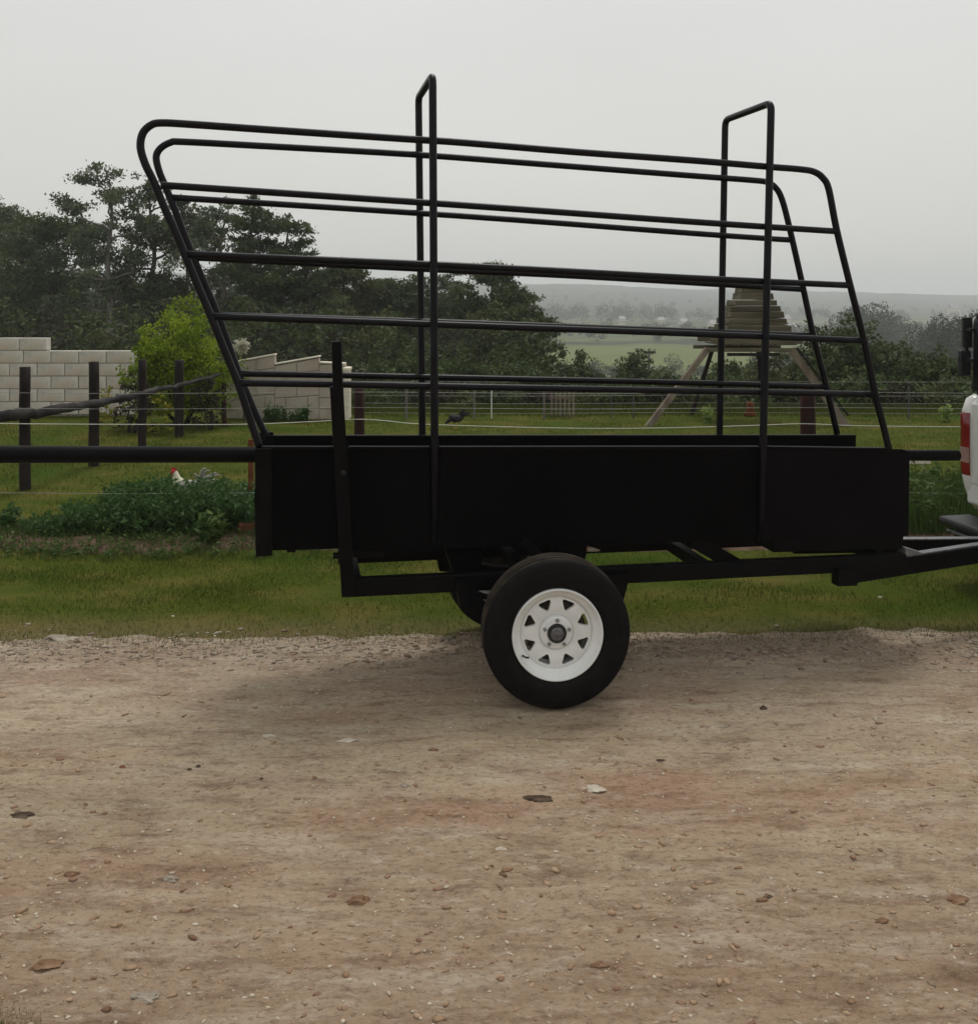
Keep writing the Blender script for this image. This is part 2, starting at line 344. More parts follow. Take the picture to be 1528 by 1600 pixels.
ys = [-400, -200, -100, -50, -20, -8, 0, 2, 4, 4.3, 4.45] + list(np.arange(4.5, 5.6, .08)) + list(np.arange(5.6, 14.4, .2)) + list(np.geomspace(14.5, 2100, 120))
ss = np.linspace(-1, 1, 261); ss = np.sign(ss) * np.abs(ss) ** 1.5
V = []; 
for y in ys:
    wd = abs(y) * 1.25 + 14
    for s in ss: x = s * wd; V.append((x, y, terr(x, y)))
nx = len(ss); idx = np.arange(len(V)).reshape(len(ys), nx)
Fq = np.stack([idx[:-1, :-1], idx[:-1, 1:], idx[1:, 1:], idx[1:, :-1]], -1).reshape(-1, 4)
tag(np_mesh('ground', V, Fq, M_ground, smooth=True), kind='structure')

def road_z(x, y):
    n1 = mnoise.noise(Vector((x * 8, y * 13, 3))); n2 = mnoise.noise(Vector((x * 22, y * 34, 4))); n3 = mnoise.noise(Vector((x * 55, y * 75, 6)))
    z = .006 * mnoise.noise(Vector((x * 2.2, y * 3.0, 1))) + .006 * n1 + .0045 * (.5 - abs(n2)) * (1 + n1) + .0026 * n3
    e = 4.93 + .05 * x * .5 + .09 * mnoise.noise(Vector((x * 1.2, 0, 7))) + .07 * mnoise.noise(Vector((x * 6, 0, 8)))
    return z * (1 - .6 * sm(e - .5, e, y)) - .09 * sm(e - .25, e + .45, y)
xs = np.concatenate([np.arange(-12, -3, .12), np.arange(-3, 3.2, .011), np.arange(3.2, 13, .12)])
yr = np.concatenate([np.arange(-9, 1.8, .15), np.arange(1.8, 3.6, .009), np.arange(3.6, 5.5, .014)])
V = [(x, y, road_z(x, y)) for y in yr for x in xs]
idx = np.arange(len(V)).reshape(len(yr), len(xs))
Fq = np.stack([idx[:-1, :-1], idx[:-1, 1:], idx[1:, 1:], idx[1:, :-1]], -1).reshape(-1, 4)
tag(np_mesh('dirt_road', V, Fq, M_road, smooth=True), kind='structure')
# planting bed strip behind the verge
def bed_z(x, y):
    n = .1 * mnoise.noise(Vector((x * .9, 3, 0)))
    k = sm(6.33 + n, 6.62 + n, y) * (1 - sm(6.95 + n, 7.25 + n, y)) * (sm(-9, -8, x)) * (1 - sm(7, 8, x))
    return -.03 + .07 * k + .012 * mnoise.noise(Vector((x * 5, y * 5, 0)))
xs = np.arange(-9.2, 8.2, .08); yr = np.arange(6.1, 8.7, .06)
V = [(x, y, bed_z(x, y)) for y in yr for x in xs]
idx = np.arange(len(V)).reshape(len(yr), len(xs))
Fq = np.stack([idx[:-1, :-1], idx[:-1, 1:], idx[1:, 1:], idx[1:, :-1]], -1).reshape(-1, 4)
tag(np_mesh('planting_bed', V, Fq, M_bed, smooth=True), kind='structure')

# ------------------------------------------------------------------ foliage helpers (numpy)
def blades(n, xf, yf, zf, h0, h1, wdt, lean=.5, seed=1, clump=None):
    r = np.random.default_rng(seed)
    x = xf(r, n); y = yf(r, n)
    z = np.array([zf(a, b) for a, b in zip(x, y)]) if callable(zf) else np.full(n, zf)
    h = r.uniform(h0, h1, n); a = r.uniform(0, 2 * np.pi, n); wv = wdt * r.uniform(.6, 1.4, n)
    dx, dy = np.cos(a) * wv, np.sin(a) * wv
    la = r.uniform(0, 2 * np.pi, n); ll = h * lean * r.uniform(.1, 1, n)
    V = np.zeros((n, 3, 3)); V[:, 0] = np.stack([x - dx, y - dy, z - .01], -1); V[:, 1] = np.stack([x + dx, y + dy, z - .01], -1)
    V[:, 2] = np.stack([x + np.cos(la) * ll, y + np.sin(la) * ll, z + h], -1)
    Fc = np.arange(n * 3).reshape(n, 3)
    v = np.repeat(np.clip(r.normal(.45, .22, n), 0, 1), 3)
    return V.reshape(-1, 3), Fc, v
def leaf_cloud(P, size, seed, vbase=None, flat=0.0, aspect=2.0):
    """one small bent leaf (quad) round every point P"""
    r = np.random.default_rng(seed); n = len(P)
    d = r.normal(size=(n, 3)); d[:, 2] *= (1 - flat); d /= np.linalg.norm(d, axis=1, keepdims=True) + 1e-9
    e = r.normal(size=(n, 3)); e -= d * (e * d).sum(1, keepdims=True); e /= np.linalg.norm(e, axis=1, keepdims=True) + 1e-9
    s = size * r.uniform(.5, 1.4, n)[:, None]
    V = np.stack([P - d * s * .5, P + e * s * .5 / aspect, P + d * s * .5, P - e * s * .5 / aspect], 1)
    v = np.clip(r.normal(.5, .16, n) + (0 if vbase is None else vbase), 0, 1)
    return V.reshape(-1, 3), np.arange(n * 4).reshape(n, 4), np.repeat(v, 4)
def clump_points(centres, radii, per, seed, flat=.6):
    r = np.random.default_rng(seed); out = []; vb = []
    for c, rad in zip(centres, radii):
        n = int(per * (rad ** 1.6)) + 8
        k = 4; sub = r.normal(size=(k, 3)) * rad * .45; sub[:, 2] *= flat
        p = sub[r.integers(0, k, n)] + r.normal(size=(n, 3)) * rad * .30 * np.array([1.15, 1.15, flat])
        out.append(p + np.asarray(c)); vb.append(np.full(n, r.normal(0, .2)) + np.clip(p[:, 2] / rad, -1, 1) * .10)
    return np.concatenate(out), np.concatenate(vb)
def limb_pts(a, b, sag, r, n=5):
    a, b = Vector(a), Vector(b); P = []
    for i in range(n + 1):
        t = i / n; p = a.lerp(b, t); p.z += sag * math.sin(math.pi * t) ; p += Vector((r.gauss(0, 1), r.gauss(0, 1), r.gauss(0, 1))) * (b - a).length * .035 * (0 < i < n)
        P.append(p)
    return P
def tree(name, x, y, top, width, mat, bark, label, cat, group=None, airy=.5, leaf=.17, seed=1, base=None, lean=0.0, per=150, nl=13, low=.3, trunk_r=None):
    rd = random.Random(seed); zb = terr(x, y) - .1 if base is None else base
    Ht = top - zb; root = empty(name, (x, y, zb), rd.uniform(0, 6.28), label, cat, group)
    c_, s_ = math.cos(-root.rotation_euler.z), math.sin(-root.rotation_euler.z)
    lx, ly = lean * c_, lean * s_
    bm = BM(); tr = trunk_r or Ht * .018
    tp = [Vector((lx * (i / 6) ** 1.5 + rd.gauss(0, .012) * Ht * (i > 0), ly * (i / 6) ** 1.5 + rd.gauss(0, .012) * Ht * (i > 0), Ht * .9 * i / 6)) for i in range(7)]
    tpc = catmull(tp, 3); tube(bm, tpc, [tr * (1.15 - .95 * i / (len(tpc) - 1)) for i in range(len(tpc))], 7)
    cen = []; rad = []
    for i in range(nl):
        t = low + (1 - low) * ((i + rd.random()) / nl); t = min(t, .98)
        p = tpc[int(t * (len(tpc) - 1))]; a = i * 2.4 + rd.uniform(-.5, .5)
        prof = math.sin(math.pi * (.18 + .78 * (t - low) / (1 - low))) ** .7
        ln = width * .56 * prof * rd.uniform(.6, 1.08)
        q = p + Vector((math.cos(a) * ln, math.sin(a) * ln, ln * rd.uniform(.12, .6)))
        q.z = min(q.z, Ht * .97)
        lp = limb_pts(p, q, ln * rd.uniform(-.08, .12), rd); tube(bm, lp, [tr * .42 * (1.1 - .85 * k / (len(lp) - 1)) * (1.15 - t * .6) for k in range(len(lp))], 5)
        for f in (1.0, .72, .5)[: 3 if airy < .7 else 2]:
            c = p.lerp(q, f) + Vector((rd.gauss(0, .08), rd.gauss(0, .08), rd.gauss(0, .05))) * width
            cen.append(c); rad.append(width * rd.uniform(.10, .195) * (1.28 - airy * .45))
        for k in range(2):
            f = rd.uniform(.5, .95); s = p.lerp(q, f); e = s + Vector((rd.gauss(0, 1), rd.gauss(0, 1), rd.uniform(.1, 1))).normalized() * width * rd.uniform(.1, .2)
            tube(bm, [s, (s + e) / 2 + Vector((0, 0, .04 * width)), e], [tr * .15, tr * .1, tr * .05], 4); cen.append(e); rad.append(width * rd.uniform(.06, .12))
    cen.append(Vector((tpc[-1].x, tpc[-1].y, Ht * .93))); rad.append(width * .12)
    obj('trunk', bm, bark, root, True)
    P, vb = clump_points(cen, rad, per, seed, .6)
    P[:, 2] = np.minimum(P[:, 2], Ht + .15)
    V_, F_, v_ = leaf_cloud(P, leaf, seed, vb)
    np_mesh('crown', V_, F_, mat, root, v_)
    return root
def bush(name, x, y, top, width, mat, bark, label, cat, group=None, leaf=.1, seed=1, base=None, per=90, depth=None, n=60, val=0, stems=True):
    rd = random.Random(seed); zb = terr(x, y) - .05 if base is None else base; Ht = (top - zb) * 1.12
    root = empty(name, (x, y, zb), 0, label, cat, group); cen = []; rad = []; dp = depth or width * .8
    lob = [(rd.uniform(-.28, .28), rd.uniform(-.2, .2), rd.uniform(.66, 1)) for _ in range(5)]; lob[0] = (rd.uniform(-.06, .06), 0, 1.06)
    for i in range(n):
        lx, ly, lh = lob[i % 5]
        a = rd.uniform(0, 6.28); u = rd.random(); ph = math.acos(1 - u)
        rr = rd.uniform(.75, 1.0)
        cx = lx * width + math.cos(a) * math.sin(ph) * width * .30 * rr; cyy = ly * dp + math.sin(a) * math.sin(ph) * dp * .32 * rr
        cz = (math.cos(ph) * .5 * rr + .42 * rr) * Ht * lh + rd.uniform(0, .05) * Ht
        if rd.random() < .35: cz *= rd.uniform(.15, .8)
        cen.append((cx, cyy, cz)); rad.append(width * rd.uniform(.07, .13))
    if stems:
        bm = BM()
        for i in range(6):
            c = cen[i * 7 % len(cen)]; lp = limb_pts((rd.gauss(0, .04) * width, rd.gauss(0, .04) * width, 0), c, 0, rd)
            tube(bm, lp, [width * .022 * (1.1 - .9 * k / (len(lp) - 1)) for k in range(len(lp))], 5)
        obj('stem', bm, bark, root, True)
    P, vb = clump_points(cen, rad, per / (width ** .6), seed, .8); P[:, 2] = np.maximum(P[:, 2], .02)
    V_, F_, v_ = leaf_cloud(P, leaf, seed, vb + val); np_mesh('foliage', V_, F_, mat, root, v_)
    return root
def topz(v, d): return H - (v - CV) / F * d

# ------------------------------------------------------------------ THE TRAILER
YAW, PITCH = R(12.4), R(1.97)
O = Vector((.184, 4.527, 0.0))
ex = Vector((math.cos(YAW) * math.cos(PITCH), math.sin(YAW) * math.cos(PITCH), -math.sin(PITCH)))
ey = Vector((-math.sin(YAW), math.cos(YAW), 0)); ez = ex.cross(ey)
def tl(u, v, lat):
    """photo ray met with the trailer's lengthwise plane at that lateral offset -> local point"""
    d = Vector(((u - CU) / F, 1, -(v - CV) / F)); c = Vector((0, 0, H)) - O
    t = (lat - c.dot(ey)) / d.dot(ey); p = c + d * t
    return Vector((p.dot(ex), lat, p.dot(ez)))
TR = empty('cattle_trailer', O, 0, 'long black steel livestock trailer with side rails, two tall hoops and white spoked wheels', 'trailer')
TR.rotation_euler = Matrix((ex, ey, ez)).transposed().to_euler()
NL, FL = -.232, .232
# side frames (bent outer tube) and rails
near_out = [(406, 700), (389, 650), (372, 599), (352, 550), (330, 495), (311, 451), (293, 408), (275, 364), (256, 322), (240, 283), (227, 256), (219.5, 230), (223, 208), (236, 195), (253, 191.5), (302, 194), (424, 202.5), (642, 217), (720, 222), (900, 237), (1080, 250), (1200, 260), (1250, 264), (1272, 268), (1286, 278), (1295, 296), (1307, 358), (1327.5, 442.5), (1350, 532), (1367, 615), (1380, 665), (1389, 702)]
far_out = [(418, 684), (406, 661), (389, 622), (372, 580), (341, 493), (312, 425), (292, 376), (275, 332), (259, 292), (249, 268), (244, 245), (251, 231), (267, 222), (285, 221), (400, 227), (649, 241), (860, 257), (1080, 274), (1180, 281.5), (1200, 285), (1212, 293), (1221, 309), (1231, 345), (1252.5, 439), (1271, 525), (1290, 600), (1308, 678)]
for pts, lat in ((near_out, NL), (far_out, FL)):
    bm = BM(); tube(bm, catmull([tl(u, v, lat) for u, v in pts], 4), .0172, 12); obj('side_frame', bm, M_tube, TR, True)
rails = [(NL, [(252, 289), (316, 293), (720, 320), (1080, 346), (1306, 361)]), (NL, [(293, 397), (720, 415), (1080, 434), (1327, 445.5)]),
         (NL, [(331, 494), (560, 502), (720, 508), (1080, 521), (1349, 532)]), (NL, [(372, 598), (518, 600), (670, 603), (1080, 610.5), (1366, 616)]),
         (FL, [(268, 308), (720, 337), (1080, 364), (1233, 374.5)]), (FL, [(303, 402), (682, 421), (900, 431), (1256, 452)]),
         (FL, [(343, 492), (720, 504), (1272, 524)]), (FL, [(373, 583.5), (518, 586), (662, 589), (1080, 598), (1290, 604)])]
for lat, pts in rails:
    bm = BM(); tube(bm, catmull([tl(u, v, lat) for u, v in pts], 5), .0162, 12); obj('rail', bm, M_tube, TR, True)
# the two tall hoops
for (n_t, n_b, f_t, f_b) in (((676, 118), (679, 700), (654, 152), (660, 690)), ((1205, 160), (1192, 700), (1133, 187), (1124, 690))):
    a0 = tl(*n_b, NL - .028); a1 = tl(*n_t, NL - .028); b1 = tl(*f_t, FL + .028); b0 = tl(*f_b, FL + .028)
    zb_ = tl(n_b[0], 846, NL - .028).z; a00 = a1.lerp(a0, (a1.z - zb_) / (a1.z - a0.z)); b00 = b1.lerp(b0, (b1.z - zb_) / (b1.z - b0.z))
    r_ = .045; up = Vector((0, 0, 1))
    P = [a00, a0, a0.lerp(a1, .5), a1 - (a1 - a0).normalized() * r_]
    cr = (b1 - a1).normalized()
    for k in range(1, 5):
        t = k / 5; P.append((1 - t) ** 2 * (a1 - (a1 - a0).normalized() * r_) + 2 * t * (1 - t) * a1 + t * t * (a1 + cr * r_))
    P.append(a1 + cr * r_); P.append(b1 - cr * r_)
    for k in range(1, 5):
        t = k / 5; P.append((1 - t) ** 2 * (b1 - cr * r_) + 2 * t * (1 - t) * b1 + t * t * (b1 - (b1 - b0).normalized() * r_))
    P += [b1 - (b1 - b0).normalized() * r_, b0.lerp(b1, .5), b0, b00]
    bm = BM(); tube(bm, P, .0185, 12); obj('hoop', bm, M_tube, TR, True)
# side panels
def panel(pts, lat, th, mat, name='side_panel', bev=.004):
    bm = BM(); prism(bm, [(p.x, p.z) for p in (tl(u, v, lat) for u, v in pts)], lat, lat + th)
    if bev: bmesh.ops.bevel(bm, geom=[e for e in bm.edges if abs(e.verts[0].co.y - e.verts[1].co.y) < 1e-5], offset=bev, segments=2, affect='EDGES')
    return obj(name, bm, mat, TR)
PN = NL - .008
panel([(403, 699), (544, 699), (546, 857), (480, 859), (400, 861), (397, 780)], PN, .012, M_panel)
panel([(544.5, 699), (1186.5, 698.5), (1187.5, 845), (900, 851), (700, 857), (546.5, 871)], PN - .004, .012, M_panel)
panel([(1187, 698.5), (1410, 702), (1422, 706), (1420, 838), (1188, 845)], PN - .001, .012, M_panel2)
# far panel and its inside
panel([(412, 681), (1338, 680), (1336, 812), (560, 842), (408, 838)], FL, .012, M_panel)
# top lips between the uprights
for lat, segs in ((NL - .012, [((408, 699), (530, 699)), ((545, 699), (671, 699)), ((686, 699), (1185, 698.5)), ((1199, 698.5), (1385, 701))]), (FL + .004, [((415, 681.5), (1336, 680.5))])):
    for (a, b) in segs:
        bm = BM(); beam(bm, tl(*a, lat), tl(*b, lat), .03, .012, .003); obj('top_lip', bm, M_black, TR)
# rear end frame
bm = BM(); a = tl(411, 700, NL - .02); b = tl(412.5, 868, NL - .02); beam(bm, a, b, .03, .072, .004)
obj('end_post', bm, M_black, TR)
bm = BM(); a = tl(411, 700, NL - .02); b = tl(412.5, 868, NL - .02); a.y = b.y = FL + .012; beam(bm, a, b, .03, .072, .004); obj('end_post', bm, M_black, TR)
bm = BM(); beam(bm, (b.x, NL, b.z + .03), (b.x, FL, b.z + .03), .05, .05); obj('end_crossbar', bm, M_black, TR)
# ramp floor with battens
zf = tl(700, 840, NL).z; x0 = tl(404, 800, NL).x; x1 = tl(1418, 800, NL).x
bm = BM(); box(bm, ((x0 + x1) / 2, 0, zf), (x1 - x0, FL - NL - .02, .02)); obj('floor', bm, M_panel, TR)
for i in range(11):
    bm = BM(); box(bm, (x0 + .12 + (x1 - x0 - .24) * i / 10, 0, zf + .022), (.04, FL - NL - .03, .024), None, .003); obj('batten', bm, M_black, TR)
for i in range(6):
    bm = BM(); box(bm, (x0 + .15 + (x1 - x0 - .3) * i / 5, 0, zf - .032), (.04, FL - NL - .01, .042), None, .003); obj('floor_bearer', bm, M_black, TR)
# front sill box under the front panel
p0 = tl(1207, 850, NL + .03); p1 = tl(1410, 849, NL + .03)
bm = BM(); box(bm, ((p0.x + p1.x) / 2, 0, (p0.z + p1.z) / 2), (p1.x - p0.x, .42, .068), None, .004); obj('front_sill', bm, M_black, TR)
# long tapered pole through the body
pa = tl(-260, 709.5, 0); pb = tl(1496, 711.5, 0)
bm = BM(); tube(bm, [pa.lerp(pb, t) for t in np.linspace(0, 1, 12)], list(np.linspace(.040, .030, 12)), 18); obj('pole', bm, M_black, TR, True)
for u in (430, 1180):
    p = tl(u, 711, 0); bm = BM(); beam(bm, (p.x, NL + .006, p.z - .05), (p.x, FL, p.z - .05), .03, .02); obj('pole_bracket', bm, M_black, TR)
# chassis rails
CN = -.262
ca = tl(537, 917.5, CN); cb = tl(1412, 876, CN)
bm = BM(); beam(bm, ca, cb, .05, .082, .006); obj('chassis_rail', bm, M_black, TR)
bm = BM(); beam(bm, (ca.x, -CN, ca.z), (cb.x, -CN, cb.z), .05, .082, .006); obj('chassis_rail', bm, M_black, TR)
for t in (.02, .30, .62, .97):
    p = ca.lerp(cb, t); bm = BM(); beam(bm, (p.x, CN + .026, p.z), (p.x, -CN - .026, p.z), .05, .06); obj('cross_member', bm, M_black, TR)
# rear upright on the near side: slim inner tube above, wider sleeve below
LN = NL - .075
a = tl(525.5, 533, LN); b = tl(530.5, 690, LN); c = tl(544, 930, LN)
bm = BM(); beam(bm, b, a, .045, .043, .004); up_ = obj('upright', bm, M_black, TR)
bm = BM(); beam(bm, c, b + (b - c).normalized() * .25, .05, .058, .004); sv = obj('upright_sleeve', bm, M_black, TR)
bm = BM(); p = tl(536, 738, LN - .03); tube(bm, [p, p + Vector((0, -.022, 0))], .011, 6); obj('bolt', bm, M_plastic, sv)
bm = BM(); p = tl(531, 868, LN); tube(bm, [p + Vector((-.03, 0, 0)), p + Vector((.03, 0, 0))], .014, 8); obj('pin', bm, M_black, sv)
# struts between body and chassis
def strut(u0, v0, u1, v1, lat, wd, mat=M_black, name='strut'):
    bm = BM(); a = tl(u0, v0, lat); b = tl(u1, v1, lat); beam(bm, a, b, .035, wd, .003); return obj(name, bm, mat, TR)
strut(1080, 842, 1148, 882, -.20, .075)
strut(815, 845, 880, 905, -.235, .045, M_black)
strut(545, 864, 600, 866, -.23, .03)
# suspension
ax = tl(871, 993, -.56); AX = ax.x; AZ = ax.z
cz_ = lambda x: ca.z + (cb.z - ca.z) * (x - ca.x) / (cb.x - ca.x)
for s in (-1, 1):
    bm = BM()
    for k, (ln) in enumerate((.37, .30, .22, .14)):
        P = [Vector((AX + t * ln, s * .30, AZ + .055 - k * .009 + .085 * (t * ln / .37) ** 2)) for t in np.linspace(-1, 1, 9)]
        for p, q in zip(P, P[1:]): beam(bm, p, q, .05, .008, 0)
    obj('leaf_spring', bm, M_black, TR)
    for dx in (-.37, .37):
        z1 = cz_(AX + dx); bm = BM(); prism(bm, [(AX + dx - .055, z1 + .02), (AX + dx + .055, z1 + .02), (AX + dx + .025, z1 - .11), (AX + dx - .025, z1 - .11)], s * .30 - .032, s * .30 + .032); obj('spring_hanger', bm, M_black, TR)
bm = BM(); beam(bm, (AX, -.36, AZ), (AX, .36, AZ), .05, .05); obj('axle', bm, M_black, TR)
# lumps under the body seen beside the wheel
bm = BM(); p = tl(722, 875, .05); prism(bm, [(p.x - .09, p.z + .06), (p.x + .10, p.z + .06), (p.x + .08, p.z - .05), (p.x + .02, p.z - .10), (p.x - .05, p.z - .05)], .0, .10); obj('pivot_bracket', bm, M_black, TR)
bm = BM(); p = tl(890, 860, -.1); prism(bm, [(p.x - .08, p.z + .05), (p.x + .08, p.z + .05), (p.x + .07, p.z - .03), (p.x + .03, p.z - .06), (p.x - .06, p.z - .05)], -.14, -.04); obj('pivot_bracket', bm, M_black, TR)
bm = BM(); p = tl(913, 857, -.12); q = tl(937, 860, -.12); tube(bm, [p, p.lerp(q, .35), p.lerp(q, .7), q], [.012, .013, .009, .003], 10); ml = obj('marker_lamp', bm, M_bleach, TR, True); ml['label'] = 'small white and amber marker lamp'
bm = BM(); tube(bm, [p + Vector((-.012, -.001, 0)), p + Vector((.012, -.001, 0))], .0145, 10); obj('lens', bm, M_amber, ml, True)
# drawbar
AR = []
hx = 2.98; ha = tl(1595, 854, 0)
dn = tl(1322, 899, CN); hitch = Vector((ha.x, 0, ha.z))
bm = BM(); beam(bm, dn + Vector((-.03, .01, .0)), hitch + Vector((-.05, -.02, 0)), .05, .095, .006); obj('drawbar_arm', bm, M_black, TR)
bm = BM(); beam(bm, Vector((dn.x, -CN - .01, dn.z + .012)), hitch + Vector((-.05, .03, 0.012)), .045, .08, .006); obj('drawbar_arm', bm, M_black, TR)
for (a_, b_, nm) in ((tl(1433, 871, CN + .08), hitch + Vector((-.25, -.03, .055)), 'drawbar_top_highlight'),):
    pass
bm = BM(); q0 = dn.lerp(hitch, .36); q1 = dn.lerp(hitch, .97); beam(bm, Vector((q0.x, q0.y + .012, q0.z + .052)), Vector((q1.x, q1.y, q1.z + .052)), .045, .008, .002); obj('arm_highlight', bm, M_bare, TR)  # pale strip painting the highlight along the near arm's lit top edge
bm = BM(); f0 = Vector((dn.x, -CN - .01, dn.z + .012)); q0 = f0.lerp(hitch, .45); q1 = f0.lerp(hitch, .95); beam(bm, Vector((q0.x, q0.y, q0.z + .044)), Vector((q1.x, q1.y, q1.z + .05)), .045, .008, .002); obj('arm_highlight', bm, M_bare, TR)  # same painted highlight along the top of the far arm
bm = BM(); p = tl(1319.5, 900.5, CN - .03); box(bm, p, (.115, .06, .085), None, .005); obj('jack_socket', bm, M_black, TR)
bm = BM(); gz = tl(1412, 866, CN).z; p = tl(1409, 858, CN + .05); prism(bm, [(p.x, p.z + .015), (p.x + .12, p.z - .02), (p.x, p.z - .03)], CN + .02, CN + .09); obj('gusset', bm, M_bare, TR)
# coupler
bm = BM(); tube(bm, [hitch + Vector((-.12, 0, 0)), hitch + Vector((.02, 0, 0)), hitch + Vector((.12, 0, -.005))], [.045, .05, .042], 14); tube(bm, [hitch + Vector((.10, 0, -.05)), hitch + Vector((.10, 0, .035))], .04, 14); obj('coupler', bm, M_bare, TR, True)

# wheels
def make_wheel(y_out, side):
    W = .158; root = bpy.data.objects.new('wheel', None); link(root, TR); root.location = (AX, y_out, AZ); root.empty_display_size = .05
    s = side     # outward direction along local y
    Rr = .331
    if side < 0: root.location.x -= .006; root.location.z += .004
    # tyre: sidewalls
    def Y(d): return -s * d    # d measured inward from the outer face
    prof = [(.196, Y(.030)), (.203, Y(.012)), (.215, Y(.004)), (.235, Y(-.002)), (.262, Y(-.004)), (.285, Y(.0)), (.302, Y(.002)), (.314, Y(.006)), (.3205, Y(.013)), (.3235, Y(.024))]
    bm = BM(); lathe(bm, prof, 72); prof2 = [(r, Y(W) - (y - Y(0)) ) for r, y in prof]; lathe(bm, prof2, 72)
    ty = obj('tyre', bm, M_tyre, root, True)
    bm = BM(); n = 11; P = [(.3235, Y(.024))]
    for k in range(n):
        d0 = .026 + (W - .052) * k / n; d1 = .026 + (W - .052) * (k + 1) / n; crown = .3262 - .0035 * ((k + .5) / n * 2 - 1) ** 2
        g = .004 if k in (2, 5, 8) else 0
        P += [(crown - g, Y(d0 + .0005)), (crown - g, Y(d1 - .0005))]
    P.append((.3235, Y(W - .024))); lathe(bm, P, 96)
    obj('tread', bm, M_tread, ty)
    # raised ring on the sidewall
    bm = BM(); lathe(bm, [(.272, Y(-.0035)), (.2745, Y(-.0065)), (.277, Y(-.0028))], 72); obj('sidewall_rib', bm, M_tyre, ty, True)
    # rim barrel and lip
    bm = BM(); lathe(bm, [(.196, Y(.035)), (.2005, Y(.018)), (.2005, Y(.006)), (.197, Y(.002)), (.192, Y(.004)), (.189, Y(.014)), (.183, Y(.026)), (.170, Y(.034)), (.160, Y(.038)), (.157, Y(.060)), (.1565, Y(.135)), (.19, Y(.148)), (.199, Y(.14))], 72)
    rim = obj('rim', bm, M_rim, root, True)
    # disc with eight holes
    bm = BM(); Rd, Ri = .1558, .078; face = Y(.046); back = Y(.051)
    def height(r): # dished centre, raised spoke field
        return face + s * (.008 * math.sin(min(max((r - Ri) / (Rd - Ri), 0), 1) * math.pi))
    nb = 24
    for h in range(8):
        ang = R(24 + 45 * h); ca_, sa_ = math.cos(ang), math.sin(ang)
        hc = .127; tri = []
        TV = [Vector((.0095, .0195)), (Vector((-.0165, 0))), Vector((.0095, -.0195))]; rc_ = .0085
        for q in range(3):
            c_ = TV[q]; a0_ = {0: -10, 1: 125, 2: 235}[q]; a1_ = {0: 125, 1: 235, 2: 370}[q]
            for k in range(8): th = R(a0_ + (a1_ - a0_) * k / 7); tri.append((c_.x + rc_ * math.cos(th), c_.y + rc_ * math.sin(th)))
        def ray_r(th):
            best = .02
            for q in range(len(tri)):
                (ax_, az_), (bx_, bz_) = tri[q], tri[(q + 1) % len(tri)]; dx, dz = math.cos(th), math.sin(th); ex_, ez_ = bx_ - ax_, bz_ - az_
                den = dx * ez_ - dz * ex_
                if abs(den) < 1e-12: continue
                t_ = (ax_ * ez_ - az_ * ex_) / den; u_ = (ax_ * dz - az_ * dx) / den
                if t_ > 0 and -1e-6 <= u_ <= 1 + 1e-6: best = t_
            return best
        nb = 56; angs = [2 * math.pi * (k + .5) / nb for k in range(nb)]
        tri = [(ray_r(th) * math.cos(th), ray_r(th) * math.sin(th)) for th in angs]
        inner, outer, wall = [], [], []
        for (x, y) in tri:
            th = math.atan2(y, x); dx, dy = math.cos(th), math.sin(th)
            lo, hi = 0, .2
            for _ in range(30):
                mid = (lo + hi) / 2; px, py = hc + dx * mid, dy * mid; r = math.hypot(px, py); a = abs(math.atan2(py, px))
                if r < Rd and r > Ri and a < math.pi / 8: lo = mid
                else: hi = mid
            def put(px, py, yy): return bm.verts.new((px * ca_ - py * sa_, yy, px * sa_ + py * ca_))
            px, py = hc + x, y; r = math.hypot(px, py); inner.append(put(px, py, height(r) - s * .001)); wall.append(put(px * 1.0, py, back - s * .006))
            mx_, my_ = hc + x * 1.12, y * 1.12
            px, py = hc + dx * lo, dy * lo; r = math.hypot(px, py); outer.append(put(px, py, height(r)))
        for k in range(nb):
            k2 = (k + 1) % nb
            bm.faces.new((inner[k], inner[k2], outer[k2], outer[k])); bm.faces.new((inner[k], wall[k], wall[k2], inner[k2]))
    lathe(bm, [(Ri + .001, face), (.076, face - s * .004), (.070, Y(.036)), (.064, Y(.033)), (.043, Y(.030)), (.040, Y(.036)), (.040, Y(.06))], 48)
    lathe(bm, [(Rd - .002, face), (Rd + .003, face - s * .004)], 72)
    obj('wheel_disc', bm, M_rim, rim, False)
    bm = BM(); lathe(bm, [(.0, Y(.066)), (.13, Y(.066)), (.135, Y(.074)), (.135, Y(.15)), (0, Y(.155))], 40); obj('brake_drum', bm, M_drum, root, True)
    for k in range(5):
        a = R(90 + 72 * k); bm = BM(); c = Vector((math.cos(a) * .057, 0, math.sin(a) * .057))
        tube(bm, [c + Vector((0, Y(.034), 0)), c + Vector((0, Y(.022), 0)), c + Vector((0, Y(.018), 0))], [.0085, .0078, .005], 6); obj('lug_nut', bm, M_nut, rim)
    bm = BM(); lathe(bm, [(.041, Y(.036)), (.0405, Y(.022)), (.038, Y(.018)), (.031, Y(.017)), (.030, Y(.021))], 40); hc_ = obj('hub_cap', bm, M_plastic, root, True)
    bm = BM(); lathe(bm, [(.0, Y(.0165)), (.018, Y(.0165)), (.0300, Y(.0205))], 32)
    for sg, off in ((1, .0055), (-1, -.0055)):
        P = [Vector((math.cos(R(t)) * .0105 * sg, Y(.0155), off * 1.6 + math.sin(R(t)) * .0085)) for t in range(-100 if sg > 0 else -100, 141, 20)]
        tube(bm, P, .0022, 5)
    obj('emblem', bm, M_cap, hc_, True)
